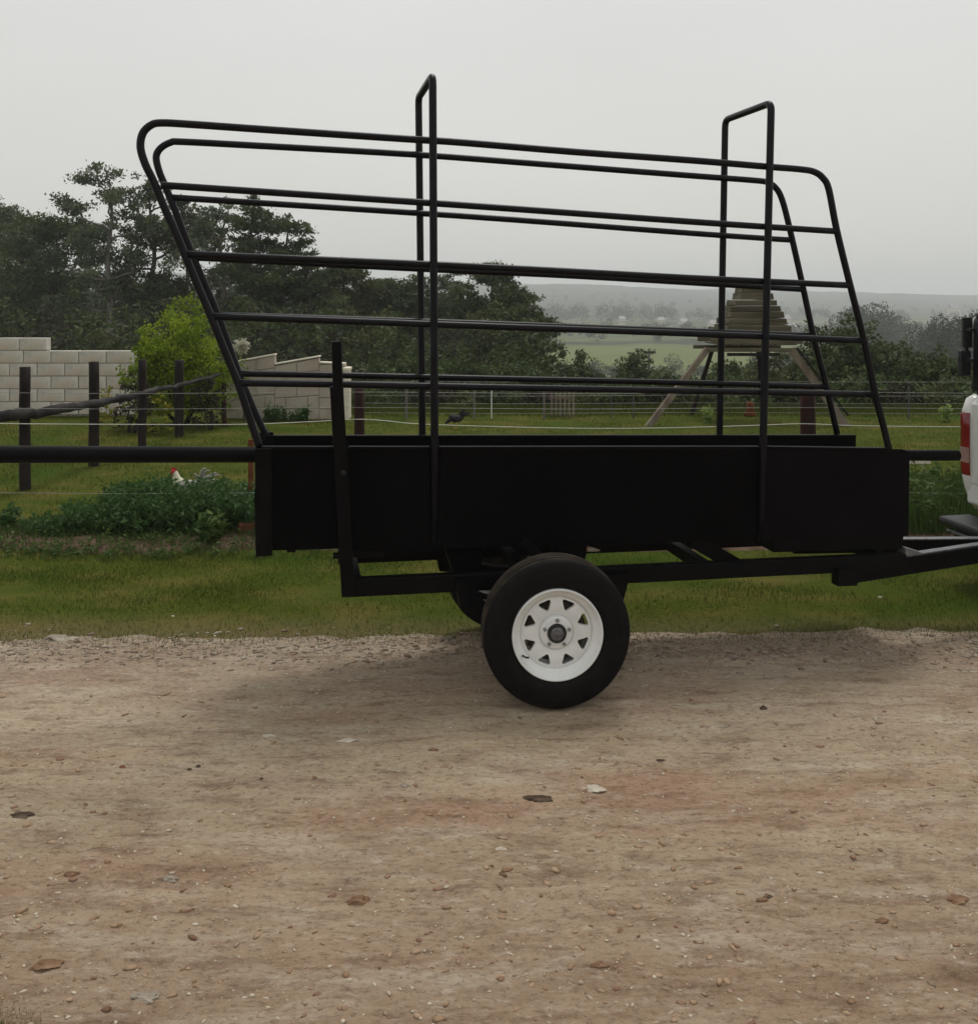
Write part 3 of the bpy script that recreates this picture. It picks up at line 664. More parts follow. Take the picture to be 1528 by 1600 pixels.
    bm = BM(); a = R(213); c = Vector((math.cos(a) * .176, Y(.03), math.sin(a) * .176)); tube(bm, [c, c + Vector((.010, s * .028, .003)), c + Vector((.022, s * .034, .004))], [.004, .004, .0045], 8); obj('valve', bm, M_plastic, rim, True)
    return root
w1_ = make_wheel(-.59, -1); w1_.rotation_euler = (0, 0, R(-6.5)); w1_.scale = (1.02,) * 3; w1_.location.z += .005; make_wheel(.56, 1)

# ------------------------------------------------------------------ PICKUP (only its far rear corner is in the frame)
PK = empty('pickup_truck', (0, 0, 0), 0, 'white pickup with red tail lamp and black canvas canopy, cut off at the right edge', 'pickup')
PY = YAW - R(1)
px_, py_ = Vector((math.cos(PY), math.sin(PY), 0)), Vector((-math.sin(PY), math.cos(PY), 0))
corner = Vector((gx(1501.5, 5.97), 5.97, 0)); HW = .84
PK.location = corner - py_ * HW; PK.rotation_euler = (0, 0, PY)
# local: x forward, y to the far side, rear face at x = 0
bm = BM()
prof = [(0.0, .62), (.0, 1.13), (.04, 1.17), (1.75, 1.17), (1.80, 1.17), (1.80, .48), (1.45, .48), (1.36, .72), (1.16, .82), (.92, .82), (.74, .72), (.66, .48), (.12, .46), (.03, .52)]
def bulge(y): return 1.0 - .05 * (abs(y) / HW) ** 6
ysl = [-HW, -HW + .03, -HW + .10, -.4, 0, .4, HW - .10, HW - .03, HW]
rings = []
for y in ysl:
    e = max(0, (abs(y) - (HW - .10)) / .10); ring = []
    for (x, z) in prof:
        xx = x + .06 * e ** 2 * (1 if x < .3 else 0); zz = z - .025 * e ** 2 * (1 if z > 1 else 0); ring.append(bm.verts.new((xx, y, zz)))
    rings.append(ring)
n = len(prof)
for a, b in zip(rings, rings[1:]):
    for k in range(n): bm.faces.new((a[k], a[(k + 1) % n], b[(k + 1) % n], b[k]))
bm.faces.new(rings[0]); bm.faces.new(rings[-1][::-1])
obj('load_bed', bm, M_white, PK, False)
# corner quarter panels swelling outward and tapering below
for s in (1, -1):
    bm = BM(); P = []
    for z, r, x in ((.44, .035, .10), (.50, .055, .085), (.58, .07, .07), (.65, .078, .062), (.9, .08, .06), (1.08, .078, .062), (1.15, .06, .07), (1.178, .03, .085)):
        P.append((Vector((x, s * (HW - .055), z)), r))
    tube(bm, [p for p, r in P], [r for p, r in P], 20); obj('corner_panel', bm, M_white, PK, True)
    # lamp: wraps the corner
    bm = BM(); nn = 10; rr = .086; c0 = (.06, s * (HW - .055)); grid = []
    for z in (.66, .70, .85, .862, .98, 1.05, 1.072):
        k_ = .9 if z in (.66, 1.072) else 1; row = []
        for i in range(nn + 1):
            a = R(180 - s * (-30 + 150 * i / nn)) ; row.append(bm.verts.new((c0[0] + math.cos(a) * rr * k_, c0[1] + math.sin(a) * rr * k_, z)))
        grid.append(row)
    for a, b in zip(grid, grid[1:]):
        for i in range(nn): bm.faces.new((a[i], a[i + 1], b[i + 1], b[i]))
    lamp = obj('tail_lamp', bm, M_redlamp, PK, True)
    bm = BM(); grid = []
    for z in (.745, .76, .83, .845):
        row = []
        for i in range(6):
            a = R(180 - s * (-28 + 80 * i / 5)); row.append(bm.verts.new((c0[0] + math.cos(a) * .0885, c0[1] + math.sin(a) * .0885, z)))
        grid.append(row)
    for a, b in zip(grid, grid[1:]):
        for i in range(5): bm.faces.new((a[i], a[i + 1], b[i + 1], b[i]))
    obj('lens', bm, M_clearlamp, lamp, True)
bm = BM(); box(bm, (-.006, 0, .88), (.03, 1.34, .50), None, .01); tg = obj('tailgate', bm, M_white, PK)
bm = BM(); box(bm, (-.024, 0, 1.02), (.012, 1.30, .018), None, .002); box(bm, (-.024, 0, .70), (.012, 1.20, .012), None, .002); obj('pressing_line', bm, M_grey, tg)
bm = BM(); box(bm, (-.03, 0, .93), (.03, .2, .06), None, .006); obj('handle', bm, M_plastic, tg)
bm = BM(); box(bm, (-.026, .60, .655), (.012, .10, .028), None, .003); obj('badge', bm, M_grey, tg)
bm = BM(); box(bm, (.05, 0, .545), (.09, 1.60, .15), None, .02); obj('valance', bm, M_white, PK)
# step bumper
bm = BM(); box(bm, (-.13, 0, .385), (.24, 1.50, .055), None, .02); box(bm, (-.10, 0, .30), (.16, 1.40, .07), None, .02); bmp = obj('step_bumper', bm, M_plastic, PK)
bm = BM(); box(bm, (-.235, 0, .335), (.012, 1.36, .014), None, .002); obj('trim_strip', bm, M_bare, bmp)
bm = BM(); box(bm, (-.20, 0, .36), (.20, .09, .03), None, .004); tube(bm, [(-.28, 0, .36), (-.28, 0, .41)], .025, 12); obj('towbar', bm, M_plastic, PK)
# canvas canopy over the bed
bm = BM(); prism(bm, [(-.005, 1.19), (.0, 1.70), (.05, 1.745), (1.70, 1.745), (1.74, 1.19)], -HW + .085, HW - .085)
bmesh.ops.bevel(bm, geom=bm.edges[:], offset=.03, segments=2, affect='EDGES'); cn = obj('canopy', bm, M_canvas, PK, True)
bm = BM(); box(bm, (-.015, HW - .075, 1.60), (.07, .02, .20), None, .006); box(bm, (-.035, HW - .075, 1.40), (.085, .03, .17), None, .012); box(bm, (-.02, HW - .075, 1.50), (.02, .016, .12), None, .003); box(bm, (-.01, HW - .10, 1.62), (.05, .06, .02), None, .003); box(bm, (-.01, HW - .10, 1.42), (.05, .06, .02), None, .003); obj('side_latch', bm, M_plastic, PK)
# cab, bonnet, glass and wheels beyond the frame
bm = BM(); prism(bm, [(1.83, .48), (1.83, 1.17), (1.86, 1.20), (1.98, 1.70), (2.15, 1.76), (3.05, 1.76), (3.25, 1.70), (3.85, 1.20), (4.85, 1.10), (5.05, .95), (5.08, .50), (4.75, .46), (4.68, .70), (4.5, .82), (4.22, .82), (4.04, .70), (3.97, .46)], -HW, HW)
bmesh.ops.bevel(bm, geom=[e for e in bm.edges if abs(e.verts[0].co.y - e.verts[1].co.y) < 1e-5], offset=.05, segments=3, affect='EDGES'); cab = obj('cab', bm, M_white, PK, True)
for s in (-1, 1):
    bm = BM(); prism(bm, [(1.98, 1.22), (2.08, 1.64), (2.9, 1.66), (2.9, 1.22)], s * (HW + .003) - .004, s * (HW + .003) + .004); prism(bm, [(2.95, 1.22), (2.95, 1.66), (3.15, 1.64), (3.65, 1.22)], s * (HW + .003) - .004, s * (HW + .003) + .004); obj('side_window', bm, M_glass, cab)
    bm = BM(); box(bm, (2.2, s * (HW + .012), 1.02), (.16, .02, .03), None, .004); obj('door_handle', bm, M_plastic, cab)
    bm = BM(); box(bm, (3.45, s * (HW + .10), 1.30), (.08, .18, .16), None, .02); obj('mirror', bm, M_plastic, cab)
    bm = BM(); box(bm, (5.04, s * .62, .85), (.06, .34, .16), None, .02); obj('headlight', bm, M_clearlamp, cab)
bm = BM(); beam(bm, (3.26, 0, 1.66), (3.82, 0, 1.22), 1.5, .012, .004); obj('windscreen', bm, M_glass, cab)
for x in (1.04, 4.36):
    for s in (-1, 1):
        wr = bpy.data.objects.new('wheel', None); link(wr, PK); wr.location = (x, s * (HW - .11), .335)
        bm = BM(); lathe(bm, [(.20, -.09), (.30, -.10), (.333, -.075), (.335, 0), (.333, .075), (.30, .10), (.20, .09)], 48, closed=False); obj('tyre', bm, M_tyre, wr, True)
        bm = BM(); lathe(bm, [(0, s * .04), (.15, s * .045), (.18, s * .07), (.203, s * .085), (.203, -s * .08)], 40); obj('rim', bm, M_chrome, wr, True)

# ------------------------------------------------------------------ BLOCK WALL (each block a part)
WD = 14.0
bw = empty('block_wall', (gx(60, WD), WD, 0), 0, 'unplastered grey concrete block wall with a stepped top, at the left edge behind the posts', 'wall')
proto = {}
def block(parent, x, z, ln, hh, th=.14, name='block'):
    key = (round(ln, 3), round(hh, 3), round(th, 3))
    if key not in proto:
        bm = BM(); box(bm, (0, 0, 0), (ln, th, hh), None, .006); me = bpy.data.meshes.new('block'); bm.to_mesh(me); bm.free(); me.materials.append(M_block); proto[key] = me
    o = bpy.data.objects.new(name, proto[key]); link(o, parent); o.location = (x, random.uniform(-.004, .004), z); o.rotation_euler = (0, random.uniform(-.006, .006), random.uniform(-.01, .01)); return o
right = gx(212, WD) - bw.location.x; left = gx(-110, WD) - bw.location.x; BLN = .43; BH = .2
for row in range(6):
    zc = .02 + BH * row + BH / 2
    rt = right if row < 5 else gx(77, WD) - bw.location.x
    x = rt if row % 2 == 0 or row == 5 else rt
    if row % 2 == 1 and row < 5:
        block(bw, rt - BLN / 4 + .0, zc, BLN / 2 - .012, BH - .012); x = rt - BLN / 2
    while x > left:
        block(bw, x - BLN / 2, zc, BLN - .014, BH - .012); x -= BLN
bm = BM(); box(bm, ((right + left - .3) / 2, .004, .5), (right - left - .1 + .3, .112, 1.0)); box(bm, (((gx(77, WD) - bw.location.x) + left - .3) / 2, .004, 1.08), ((gx(77, WD) - bw.location.x) - left - .1 + .3, .112, .24)); obj('mortar', bm, M_mortar, bw)

# stepped plastered wall behind the trailer's tail
pwl = empty('stepped_wall', (gx(450, 13.7), 13.7, 0), 0, 'weathered beige garden wall with a sawtooth stepped top, seen through the rear of the rails', 'wall')
def pl(u, v, d=13.7): p = at(u, v, d); return (p.x - pwl.location.x, p.z)
prof = [pl(348, 656), pl(541, 656), pl(541, 570), pl(520, 567), pl(500, 568), pl(499.5, 558.5), pl(431, 570.5), pl(430.5, 555.5), pl(396, 561), pl(374, 566), pl(360, 585), pl(352, 600)]
bm = BM(); prism(bm, [(x * .999, z - .012) for x, z in prof], -.055, .055); obj('mortar', bm, M_mortar, pwl)
def wtop(u):
    if u < 374: return 600 - (u - 352) * 1.54
    if u < 430.8: return 564.5 - (u - 374) * .184
    if u < 500: return 570.5 - (u - 431) * .174
    return 568.3 - (u - 500) * .03
for row in range(5):
    edges = [350, 374, 402, 430.8, 465, 500, 521, 541] if row % 2 == 0 else [350, 362, 390, 416, 430.8, 448, 482, 500, 541]
    for ua, ub in zip(edges, edges[1:]):
        ta, tb = wtop(ua + .01), wtop(ub - .01); q = []
        for (u_, tt, fr_) in ((ua + .5, ta, row + 1), (ub - .5, tb, row + 1), (ub - .5, tb, row), (ua + .5, ta, row)): q.append(pl(u_, tt + (656 - tt) * fr_ / 5 - (.8 if fr_ == row + 1 else -.8)))
        bm = BM(); prism(bm, q, -.07, .07); bmesh.ops.bevel(bm, geom=bm.edges[:], offset=.004, segments=1, affect='EDGES'); obj('block', bm, M_plaster, pwl)
for a, b in (((500, 557), (431, 569)), ((431, 554), (374, 564.5)), ((540, 568.5), (500.5, 566.5))):
    A, B = pl(*a), pl(*b); bm = BM(); beam(bm, (A[0], 0, A[1] + .008), (B[0], 0, B[1] + .008), .17, .022, .004); obj('coping', bm, M_cope, pwl)
bm = BM(); a = pl(544, 578); box(bm, (a[0], -.06, (a[1]) / 2), (.075, .26, a[1]), None, .006); pr = obj('pier', bm, M_cope, pwl)
bm = BM(); box(bm, (a[0], -.06, a[1] + .025), (.10, .28, .05), None, .012); obj('cap', bm, M_cope, pr)
# ------------------------------------------------------------------ FENCES
def post(u, d, vtop, wpx, mat, label, group, name='fence_post', lean=0):
    x = gx(u, d); z = topz(vtop, d); r = wpx / F * d / 2
    bm = BM(); rd = random.Random(int(u * 7)); nseg = 8; rings = []
    P = [Vector((lean * t + rd.gauss(0, .002), rd.gauss(0, .002), -.15 + (z + .15) * t)) for t in np.linspace(0, 1, nseg)]
    tube(bm, P, [r * (1.05 - .06 * t + rd.gauss(0, .01)) for t in np.linspace(0, 1, nseg)], 14)
    o = obj(name, bm, mat, None, True); o.location = (x, d, terr(x, d)); 
    for p in o.data.polygons:
        if len(p.vertices) > 4: p.use_smooth = False
    return tag(o, label, 'fence post', group)
g1 = 'dark posts in a row beside the branch rail'
post(39, 8.55, 573, 16, M_post, 'dark round fence post nearest the left edge, in front of the block wall', g1)
post(147, 9.76, 565, 15, M_post, 'dark round fence post between the leftmost post and the brown bush', g1)
post(222, 10.75, 562, 12, M_post, 'dark round fence post directly in front of the bright yellow-green bush', g1)
post(280, 11.85, 562, 13, M_post, 'dark fence post farthest along the branch rail, half lost in the bright bush', g1)
g2 = 'red-brown posts carrying the white fence tape'
post(561, 7.2, 606, 16, M_postred, 'red-brown wooden post just right of the sawtooth wall', g2)
post(1262, 7.2, 606, 23, M_postred, 'thick red-brown wooden post in front of the plank tower legs', g2)
post(350, 12.9, 598, 7, M_postred, 'thin red-brown post at the left foot of the sawtooth wall', None, 'stake')
# natural branch rail along the left posts
bp_ = [(-5.2, 6.9, .72), (-4.9, 7.5, .735), (-4.5, 8.15, .745), (-4.36, 8.5, .73), (-4.27, 9.1, .715), (-4.22, 9.7, .70), (-4.10, 10.2, .70), (-4.06, 10.7, .715), (-4.0, 11.4, .71), (-3.93, 12.1, .72), (-3.86, 12.8, .74)]
pts = catmull(bp_, 6); rd = random.Random(5)
bm = BM(); tube(bm, [Vector(p) + Vector((rd.gauss(0, .004), 0, rd.gauss(0, .006))) for p in pts], [(.068 - .045 * (i / (len(pts) - 1)) ** .8) * (1 + .08 * math.sin(i * .9)) for i in range(len(pts))], 10)
tag(obj('branch_rail', bm, M_branch, None, True), 'crooked grey branch used as a fence rail, running back along the left posts', 'rail')
# near wires and tape at 7.2 m
def wire(name, pts, r, mat, label, cat, group=None):
    bm = BM(); tube(bm, catmull(pts, 6), r, 5); return tag(obj(name, bm, mat, None, True), label, cat, group)
gw = 'thin wires of the near fence'
pL = gx(-142, 7.2); pM = gx(561, 7.2); pR = gx(1262, 7.2); pE = gx(1964, 7.2)
def wz(v): return topz(v, 7.2)
for v, lb in ((611, 'thin fence wire highest of the near strands, passing the post tops'), (635, 'thin fence wire second from the top, passing above the white tape'), (766, 'thin fence wire lowest of the near strands, low over the vegetable leaves')):
    z = wz(v); P = []
    for a, b in ((pL - 3, pL), (pL, pM), (pM, pR), (pR, pE)):
        for t in (0, .5): P.append((a + (b - a) * t, 7.13, z - .012 * math.sin(math.pi * t)))
    P.append((pE, 7.13, z)); wire('fence_wire', P, .0017, M_wire, lb, 'wire', gw)
P = [(pL - 3, 7.13, wz(660))]
for (u, v) in ((-142, 660), (30, 662), (200, 663), (370, 663), (480, 659), (556, 655), (600, 657), (650, 662), (760, 666), (900, 669), (1000, 669), (1100, 667), (1180, 664.5), (1254, 662), (1320, 664.5), (1400, 666), (1528, 667), (1700, 667), (1964, 661)): P.append((gx(u, 7.13), 7.13, topz(v, 7.13)))
wire('fence_tape', P, .0032, M_tape, 'white electric fence tape sagging across the lawn behind the trailer', 'fence tape')
# droppers and wires behind the lawn
gd = 'thin droppers along the back of the lawn'
DR = [(635, 4.5, M_palebark, 'pale yellow-green dropper left of the twin uprights', 604), (741, 4, M_palebark, 'brownish dropper left of the bright white one', 606), (768, 2.0, M_tape, 'bright white thin dropper behind the lawn', 604), (850, 4, M_palebark, 'pale dropper left of the short pickets', 608), (955, 2, M_pole, 'grey dropper right of the short pickets', 604), (990, 2.4, M_pole, 'grey dropper at the foot of the tower left leg', 606), (1420, 3, M_pole, 'grey dropper between the trailer nose and the pickup', 604)]
for u, wpx, mt, lb, vt in DR:
    bm = BM(); tube(bm, [(0, 0, -.1), (0, 0, topz(vt, 13.6))], wpx / F * 13.6 / 2, 6); o = obj('dropper', bm, mt); o.location = (gx(u, 13.6), 13.6, 0); tag(o, lb, 'dropper', gd)
pk = empty('picket_panel', (gx(878, 13.9), 13.9, 0), 0, 'low weathered picket panel behind the lawn, left of the tower', 'fence')
for i in range(6):
    bm = BM(); box(bm, (-.16 + i * .068, 0, .19 + .01 * (i % 2)), (.034, .02, .40), None, .002); obj('picket', bm, M_woodl, pk)
bm = BM(); box(bm, (0, .02, .28), (.40, .02, .04), None, .002); obj('cross_rail', bm, M_woodl, pk)
for k, v in enumerate((596, 618, 630, 645)):
    P = [(gx(u, 13.6), 13.58, topz(v + (.8 * math.sin(u * .01)), 13.58)) for u in range(556, 1800, 60)]
    wire('back_wire', P, .0022, M_wire, ['thin wire along the back of the lawn, topmost of four', 'thin wire along the back of the lawn, second from the top', 'thin wire along the back of the lawn, third from the top', 'thin wire along the back of the lawn, lowest of four'][k], 'wire', 'wires along the back of the lawn')

# ------------------------------------------------------------------ PLANK TOWER
TD = 13.45
tw = empty('plank_tower', (gx(1172, TD), TD, 0), 0, 'small weathered wooden plank tower on splayed legs, seen between the front hoop posts', 'playhouse')
def tp(u, v): p = at(u, v, TD); return (p.x - tw.location.x, p.z)
levels = [(446, 458, 1155, 1196), (458, 468, 1152, 1200), (468.5, 477, 1143, 1204), (477.5, 486, 1136, 1209), (486.5, 496, 1134, 1213), (496.5, 506, 1130, 1216), (506.5, 518, 1127, 1221)]
for i, (v0, v1, u0, u1) in enumerate(levels):
    a = tp(u0, v1); b = tp(u1, v0); wdt = b[0] - a[0]; cx = (a[0] + b[0]) / 2; cz = (a[1] + b[1]) / 2; hh = b[1] - a[1]
    dy = .18 + .035 * i
    for s in (-1, 1):
        for part in range(1):
            bm = BM(); box(bm, (cx + random.uniform(-.01, .01), s * dy, cz), (wdt, .028, hh - .006), Matrix.Rotation(R(random.uniform(-1.6, 1.6)), 3, 'Y') @ Matrix.Rotation(-s * R(14), 3, 'X'), .004); obj('plank', bm, M_wood, tw)
            bm = BM(); box(bm, (cx + s * wdt / 2, 0, cz), (.028, dy * 2, hh - .006), Matrix.Rotation(s * R(-12), 3, 'Y'), .004); obj('plank', bm, M_wood, tw)
    bm = BM(); box(bm, (cx, 0, cz), (wdt - .04, dy * 2 - .04, hh * .98)); obj('core_board', bm, M_wood, tw)
for (u0, u1, v, hh) in ((1100, 1238, 531, .075), (1093, 1234, 544, .055)):
    a, b = tp(u0, v), tp(u1, v)
    for s in (-1, 1):
        bm = BM(); beam(bm, (a[0], s * .42, a[1]), (b[0], s * .42, b[1]), .035, hh, .004); obj('platform_beam', bm, M_wood, tw)
a, b = tp(1112, 538), tp(1230, 538)
for k in range(7):
    bm = BM(); box(bm, (a[0] + (b[0] - a[0]) * (k + .5) / 7, 0, a[1] + .02), ((b[0] - a[0]) / 7 - .01, .86, .022), None, .003); obj('deck_board', bm, M_wood, tw)
for (ut, vt, ub, vb, y0, y1, wd, mt) in ((1095, 545, 998, 657, -.40, -.62, .085, M_woodl), (1124, 548, 1092, 660, .40, .60, .06, M_post), (1222, 545, 1300, 657, -.40, -.62, .11, M_woodl), (1198, 548, 1210, 656, .40, .60, .06, M_post)):
    a, b = tp(ut, vt), tp(ub, vb); bm = BM(); beam(bm, (b[0], y1, b[1] - .04), (a[0], y0, a[1] + .02), wd * .7, wd, .004); obj('leg', bm, mt, tw)
a, b = tp(1228, 540), tp(1297, 640); bm = BM(); beam(bm, (b[0], -.68, b[1]), (a[0], -.47, a[1]), .03, .028, .003); obj('brace', bm, M_post, tw)
a, b = tp(1125, 549), tp(1205, 549); bm = BM(); beam(bm, (a[0], -.40, a[1] - .02), (b[0], -.40, b[1] - .02), .04, .045, .003); obj('cross_beam', bm, M_post, tw)
a = tp(1114, 513); bm = BM(); box(bm, (a[0], -.1, a[1]), (.13, .3, .05), Matrix.Rotation(R(8), 3, 'Y'), .01); obj('ledge', bm, M_wood, tw)
# distant power pole
pp = empty('power_pole', (gx(1014, 60), 60, terr(gx(1014, 60), 60)), 0, 'thin distant power pole with a dark crossarm, left of the plank tower', 'power pole')
zt = topz(545, 60) - pp.location.z
bm = BM(); tube(bm, [(0, 0, 0), (0, 0, zt)], [.11, .085], 8); obj('shaft', bm, M_pole, pp, True)
bm = BM(); box(bm, (0, -.1, zt - .22), (.85, .1, .14), None, .01); obj('crossarm', bm, M_plastic, pp)
for dx in (-.36, 0, .36):
    bm = BM(); tube(bm, [(dx, -.1, zt - .15), (dx, -.1, zt + .06)], [.04, .03], 6); obj('insulator', bm, M_grey, pp)

# ------------------------------------------------------------------ small things on the lawn and in the bed
bm = BM(); box(bm, (0, 0, 0), (.26, .12, .05), Matrix.Rotation(R(4), 3, 'Z'), .004); o = obj('board', bm, M_cope); o.location = (gx(1432, 9.9), 9.9, .03); tag(o, 'cream board lying on the grass between the trailer nose and the pickup', 'board')
rp = bpy.data.objects.new; bm = BM(); box(bm, (0, 0, .30), (.042, .03, .62), None, .003); o = obj('iron_stake', bm, M_rust); o.location = (gx(392, 7.6), 7.6, 0.02); tag(o, 'rusty orange flat iron stake at the trailer rear corner', 'stake')
for i, (u, d, lb) in enumerate(((386, 6.85, 'broken red brick lying on the bed edge beside the rusty stake'),)):
    bm = BM(); box(bm, (0, 0, .035), (.12, .09, .07), Matrix.Rotation(.3, 3, 'Z'), .008); o = obj('brick', bm, M_brick); o.location = (gx(u, d), d, .035); tag(o, lb, 'brick')
bm = BM(); lathe(bm, [(.0, 0), (.10, .0), (.095, .04), (.055, .12), (.05, .22), (.0, .23)], 14, axis='Z'); o = obj('clay_chiminea', bm, M_terra, None, True); o.name = 'clay_pot'; o.location = (gx(1172, 13.9), 13.9, .0); tag(o, 'small orange clay pot standing under the plank tower', 'pot')
# chickens
def chicken(name, loc, rz, body, neckm, tailm, label, comb=True, sc_=1.0, peck=0.0):
    root = empty(name, loc, rz, label, 'chicken'); root.scale = (sc_,) * 3
    # facing -x
    pts = [(.16, 0, .27), (.08, 0, .235), (-.02, 0, .215), (-.10, 0, .245), (-.145, 0, .31 - peck * .12), (-.165 - peck * .03, 0, .375 - peck * .22), (-.185 - peck * .05, 0, .40 - peck * .27)]
    rad = [.035, .075, .092, .075, .045, .030, .030]
    pc = catmull(pts, 4); rc = np.interp(np.linspace(0, 6, len(pc)), range(7), rad)
    bm = BM(); tube(bm, pc, list(rc), 16); obj('body', bm, body, root, True)
    bm = BM(); tube(bm, pc[14:23], [q * 1.09 for q in rc[14:23]], 16); obj('hackle', bm, neckm, root, True)
    hd = Vector(pts[-1]); bm = BM(); bmesh.ops.create_uvsphere(bm, u_segments=14, v_segments=10, radius=.031, matrix=Matrix.Translation(hd)); hdo = obj('head', bm, M_comb if comb else body, root, True)
    bm = BM(); tube(bm, [hd + Vector((-.024, 0, 0)), hd + Vector((-.058, 0, -.008))], [.011, .001], 8); obj('beak', bm, M_beak, hdo)
    bm = BM()
    if comb:
        prism(bm, [(hd.x - .03, hd.z + .015), (hd.x - .032, hd.z + .05), (hd.x - .018, hd.z + .038), (hd.x - .008, hd.z + .062), (hd.x + .004, hd.z + .042), (hd.x + .018, hd.z + .058), (hd.x + .022, hd.z + .034), (hd.x + .04, hd.z + .042), (hd.x + .028, hd.z + .005)], -.004, .004)
        prism(bm, [(hd.x - .028, hd.z - .012), (hd.x - .008, hd.z - .018), (hd.x - .014, hd.z - .06), (hd.x - .028, hd.z - .05)], -.008, .008)
    else: prism(bm, [(hd.x - .02, hd.z + .02), (hd.x - .01, hd.z + .04), (hd.x + .01, hd.z + .03)], -.003, .003)
    obj('comb', bm, M_comb, hdo)
    rd = random.Random(3)
    for i in range(11):
        a = R(20 + i * 11); ln = .16 + .05 * math.sin(i * 1.3); y = (i % 3 - 1) * .02; b0 = Vector((.13, y, .26)); bm = BM()
        P = [b0, b0 + Vector((math.cos(a) * ln * .5, y, math.sin(a) * ln * .6)), b0 + Vector((math.cos(a) * ln * .85 + .02, y, math.sin(a) * ln * .85)), b0 + Vector((math.cos(a) * ln + .05, y, math.sin(a) * ln * .82))]
        tube(bm, catmull(P, 3), list(np.interp(np.linspace(0, 1, 10), [0, .4, 1], [.010, .016, .004])), 6); obj('tail_feather', bm, tailm, root, True)
    for s in (-1, 1):
        bm = BM(); prism(bm, [(-.06, .24), (.0, .27), (.09, .25), (.14, .21), (.06, .18), (-.03, .18)], s * .085, s * .094); obj('wing', bm, body, root)
        bm = BM(); tube(bm, [(0, s * .04, .16), (.01, s * .04, .09), (0, s * .04, .012)], [.016, .009, .008], 8)
        for a in (150, 180, 210, 0): tube(bm, [(0, s * .04, .012), (math.cos(R(a)) * .05, s * .04 + math.sin(R(a)) * .05, .004)], [.006, .003], 5)
        obj('leg', bm, M_beak, root)
    return root
chicken('rooster', (gx(297, 7.75), 7.75, .03), R(6), M_greyplumage, M_whiteplumage, M_greyplumage, 'white-necked rooster with red comb and grey tail behind the vegetable leaves', True, .74)
chicken('black_hen', (gx(713, 12.6), 12.6, 0), R(0), M_blackplumage, M_blackplumage, M_blackplumage, 'black hen pecking on the lawn behind the rear hoop', False, .62, 1.0)

# ------------------------------------------------------------------ grass
def U(a, b): return lambda r, n: r.uniform(a, b, n)
def fan(a, b):
    def f(r, n): return r.uniform(a, b, n)
    return f
def edge(x): return 4.93 + .025 * x + .09 * mnoise.noise(Vector((x * 1.2, 0, 7))) + .07 * mnoise.noise(Vector((x * 6, 0, 8)))
def patchy(n, x0, x1, y0, y1, seed, fade=None):
    r = np.random.default_rng(seed); X = []; Y_ = []
    while len(X) < n:
        x = r.uniform(x0, x1); y = r.uniform(y0, y1)
        k = .5 + 1.0 * mnoise.noise(Vector((x * 1.5, y * 2.5, seed)))
        if fade: k *= fade(x, y)
        if r.random() < k + .15 * (fade is None): X.append(x); Y_.append(y)
    return np.array(X), np.array(Y_)
X, Y_ = patchy(80000, -4.6, 4.8, 4.75, 6.6, 11, lambda x, y: sm(edge(x) - .05, edge(x) + .55, y) + .03)
zz = np.array([max(terr(a, b), road_z(a, b)) for a, b in zip(X, Y_)])
V1, F1, v1 = blades(len(X), lambda r, n: X, lambda r, n: Y_, 0, .008, .030, .0022, .9, 12); V1.reshape(-1, 3, 3)[:, :, 2] += zz[:, None]
pt = np.array([mnoise.noise(Vector((a * .8, b * 2, 4))) for a, b in zip(X, Y_)]); v1 = np.clip(v1 + np.repeat(pt, 3) * .5 + np.repeat(np.clip(.25 - (Y_ - 5.0) * .6, 0, .3), 3), 0, 1)
tag(np_mesh('verge_grass', V1, F1, L_verge, None, v1), 'short green verge grass between the dirt road and the planting bed', 'grass', None, 'stuff')
X, Y_ = patchy(85000, -8.5, 9, 7.0, 14.4, 13)
V1, F1, v1 = blades(len(X), lambda r, n: X, lambda r, n: Y_, 0, .012, .045, .004, .9, 14); V1.reshape(-1, 3, 3)[:, :, 2] += .0
pt = np.array([mnoise.noise(Vector((a * .6, b * 1.2, 4))) for a, b in zip(X, Y_)]); v1 = np.clip(v1 + np.repeat(pt, 3) * .6, 0, 1)
tag(np_mesh('lawn_grass', V1, F1, L_lawn, None, v1), 'mown lawn grass in front of the walls and trees', 'grass', None, 'stuff')
# small grass patch at the bottom left of the road
r = np.random.default_rng(3); n = 6000; X = gx(0, 2.3) - .06 + r.normal(0, .075, n); Y_ = 2.235 + r.normal(0, .028, n)
V1, F1, v1 = blades(n, lambda q, k: X, lambda q, k: Y_, .002, .003, .011, .0014, 1.4, 15); tag(np_mesh('grass_tuft', V1, F1, L_lawn, None, np.clip(v1 + .35, 0, 1)), 'low green grass patch at the bottom left corner of the road', 'grass', None, 'stuff')
# sparse weeds on the road edge
n = 9000; X = r.uniform(-4, 4.5, n); Y_ = np.array([edge(a) for a in X]) + r.normal(-.02, .13, n)
zz = np.array([max(terr(a, b), road_z(a, b)) for a, b in zip(X, Y_)])
V1, F1, v1 = blades(n, lambda q, k: X, lambda q, k: Y_, 0, .006, .025, .003, 1.2, 16); V1.reshape(-1, 3, 3)[:, :, 2] += zz[:, None]
tag(np_mesh('edge_weeds', V1, F1, L_verge, None, np.clip(v1 + .25, 0, 1)), 'thin yellowed weeds along the road edge', 'weeds', None, 'stuff')

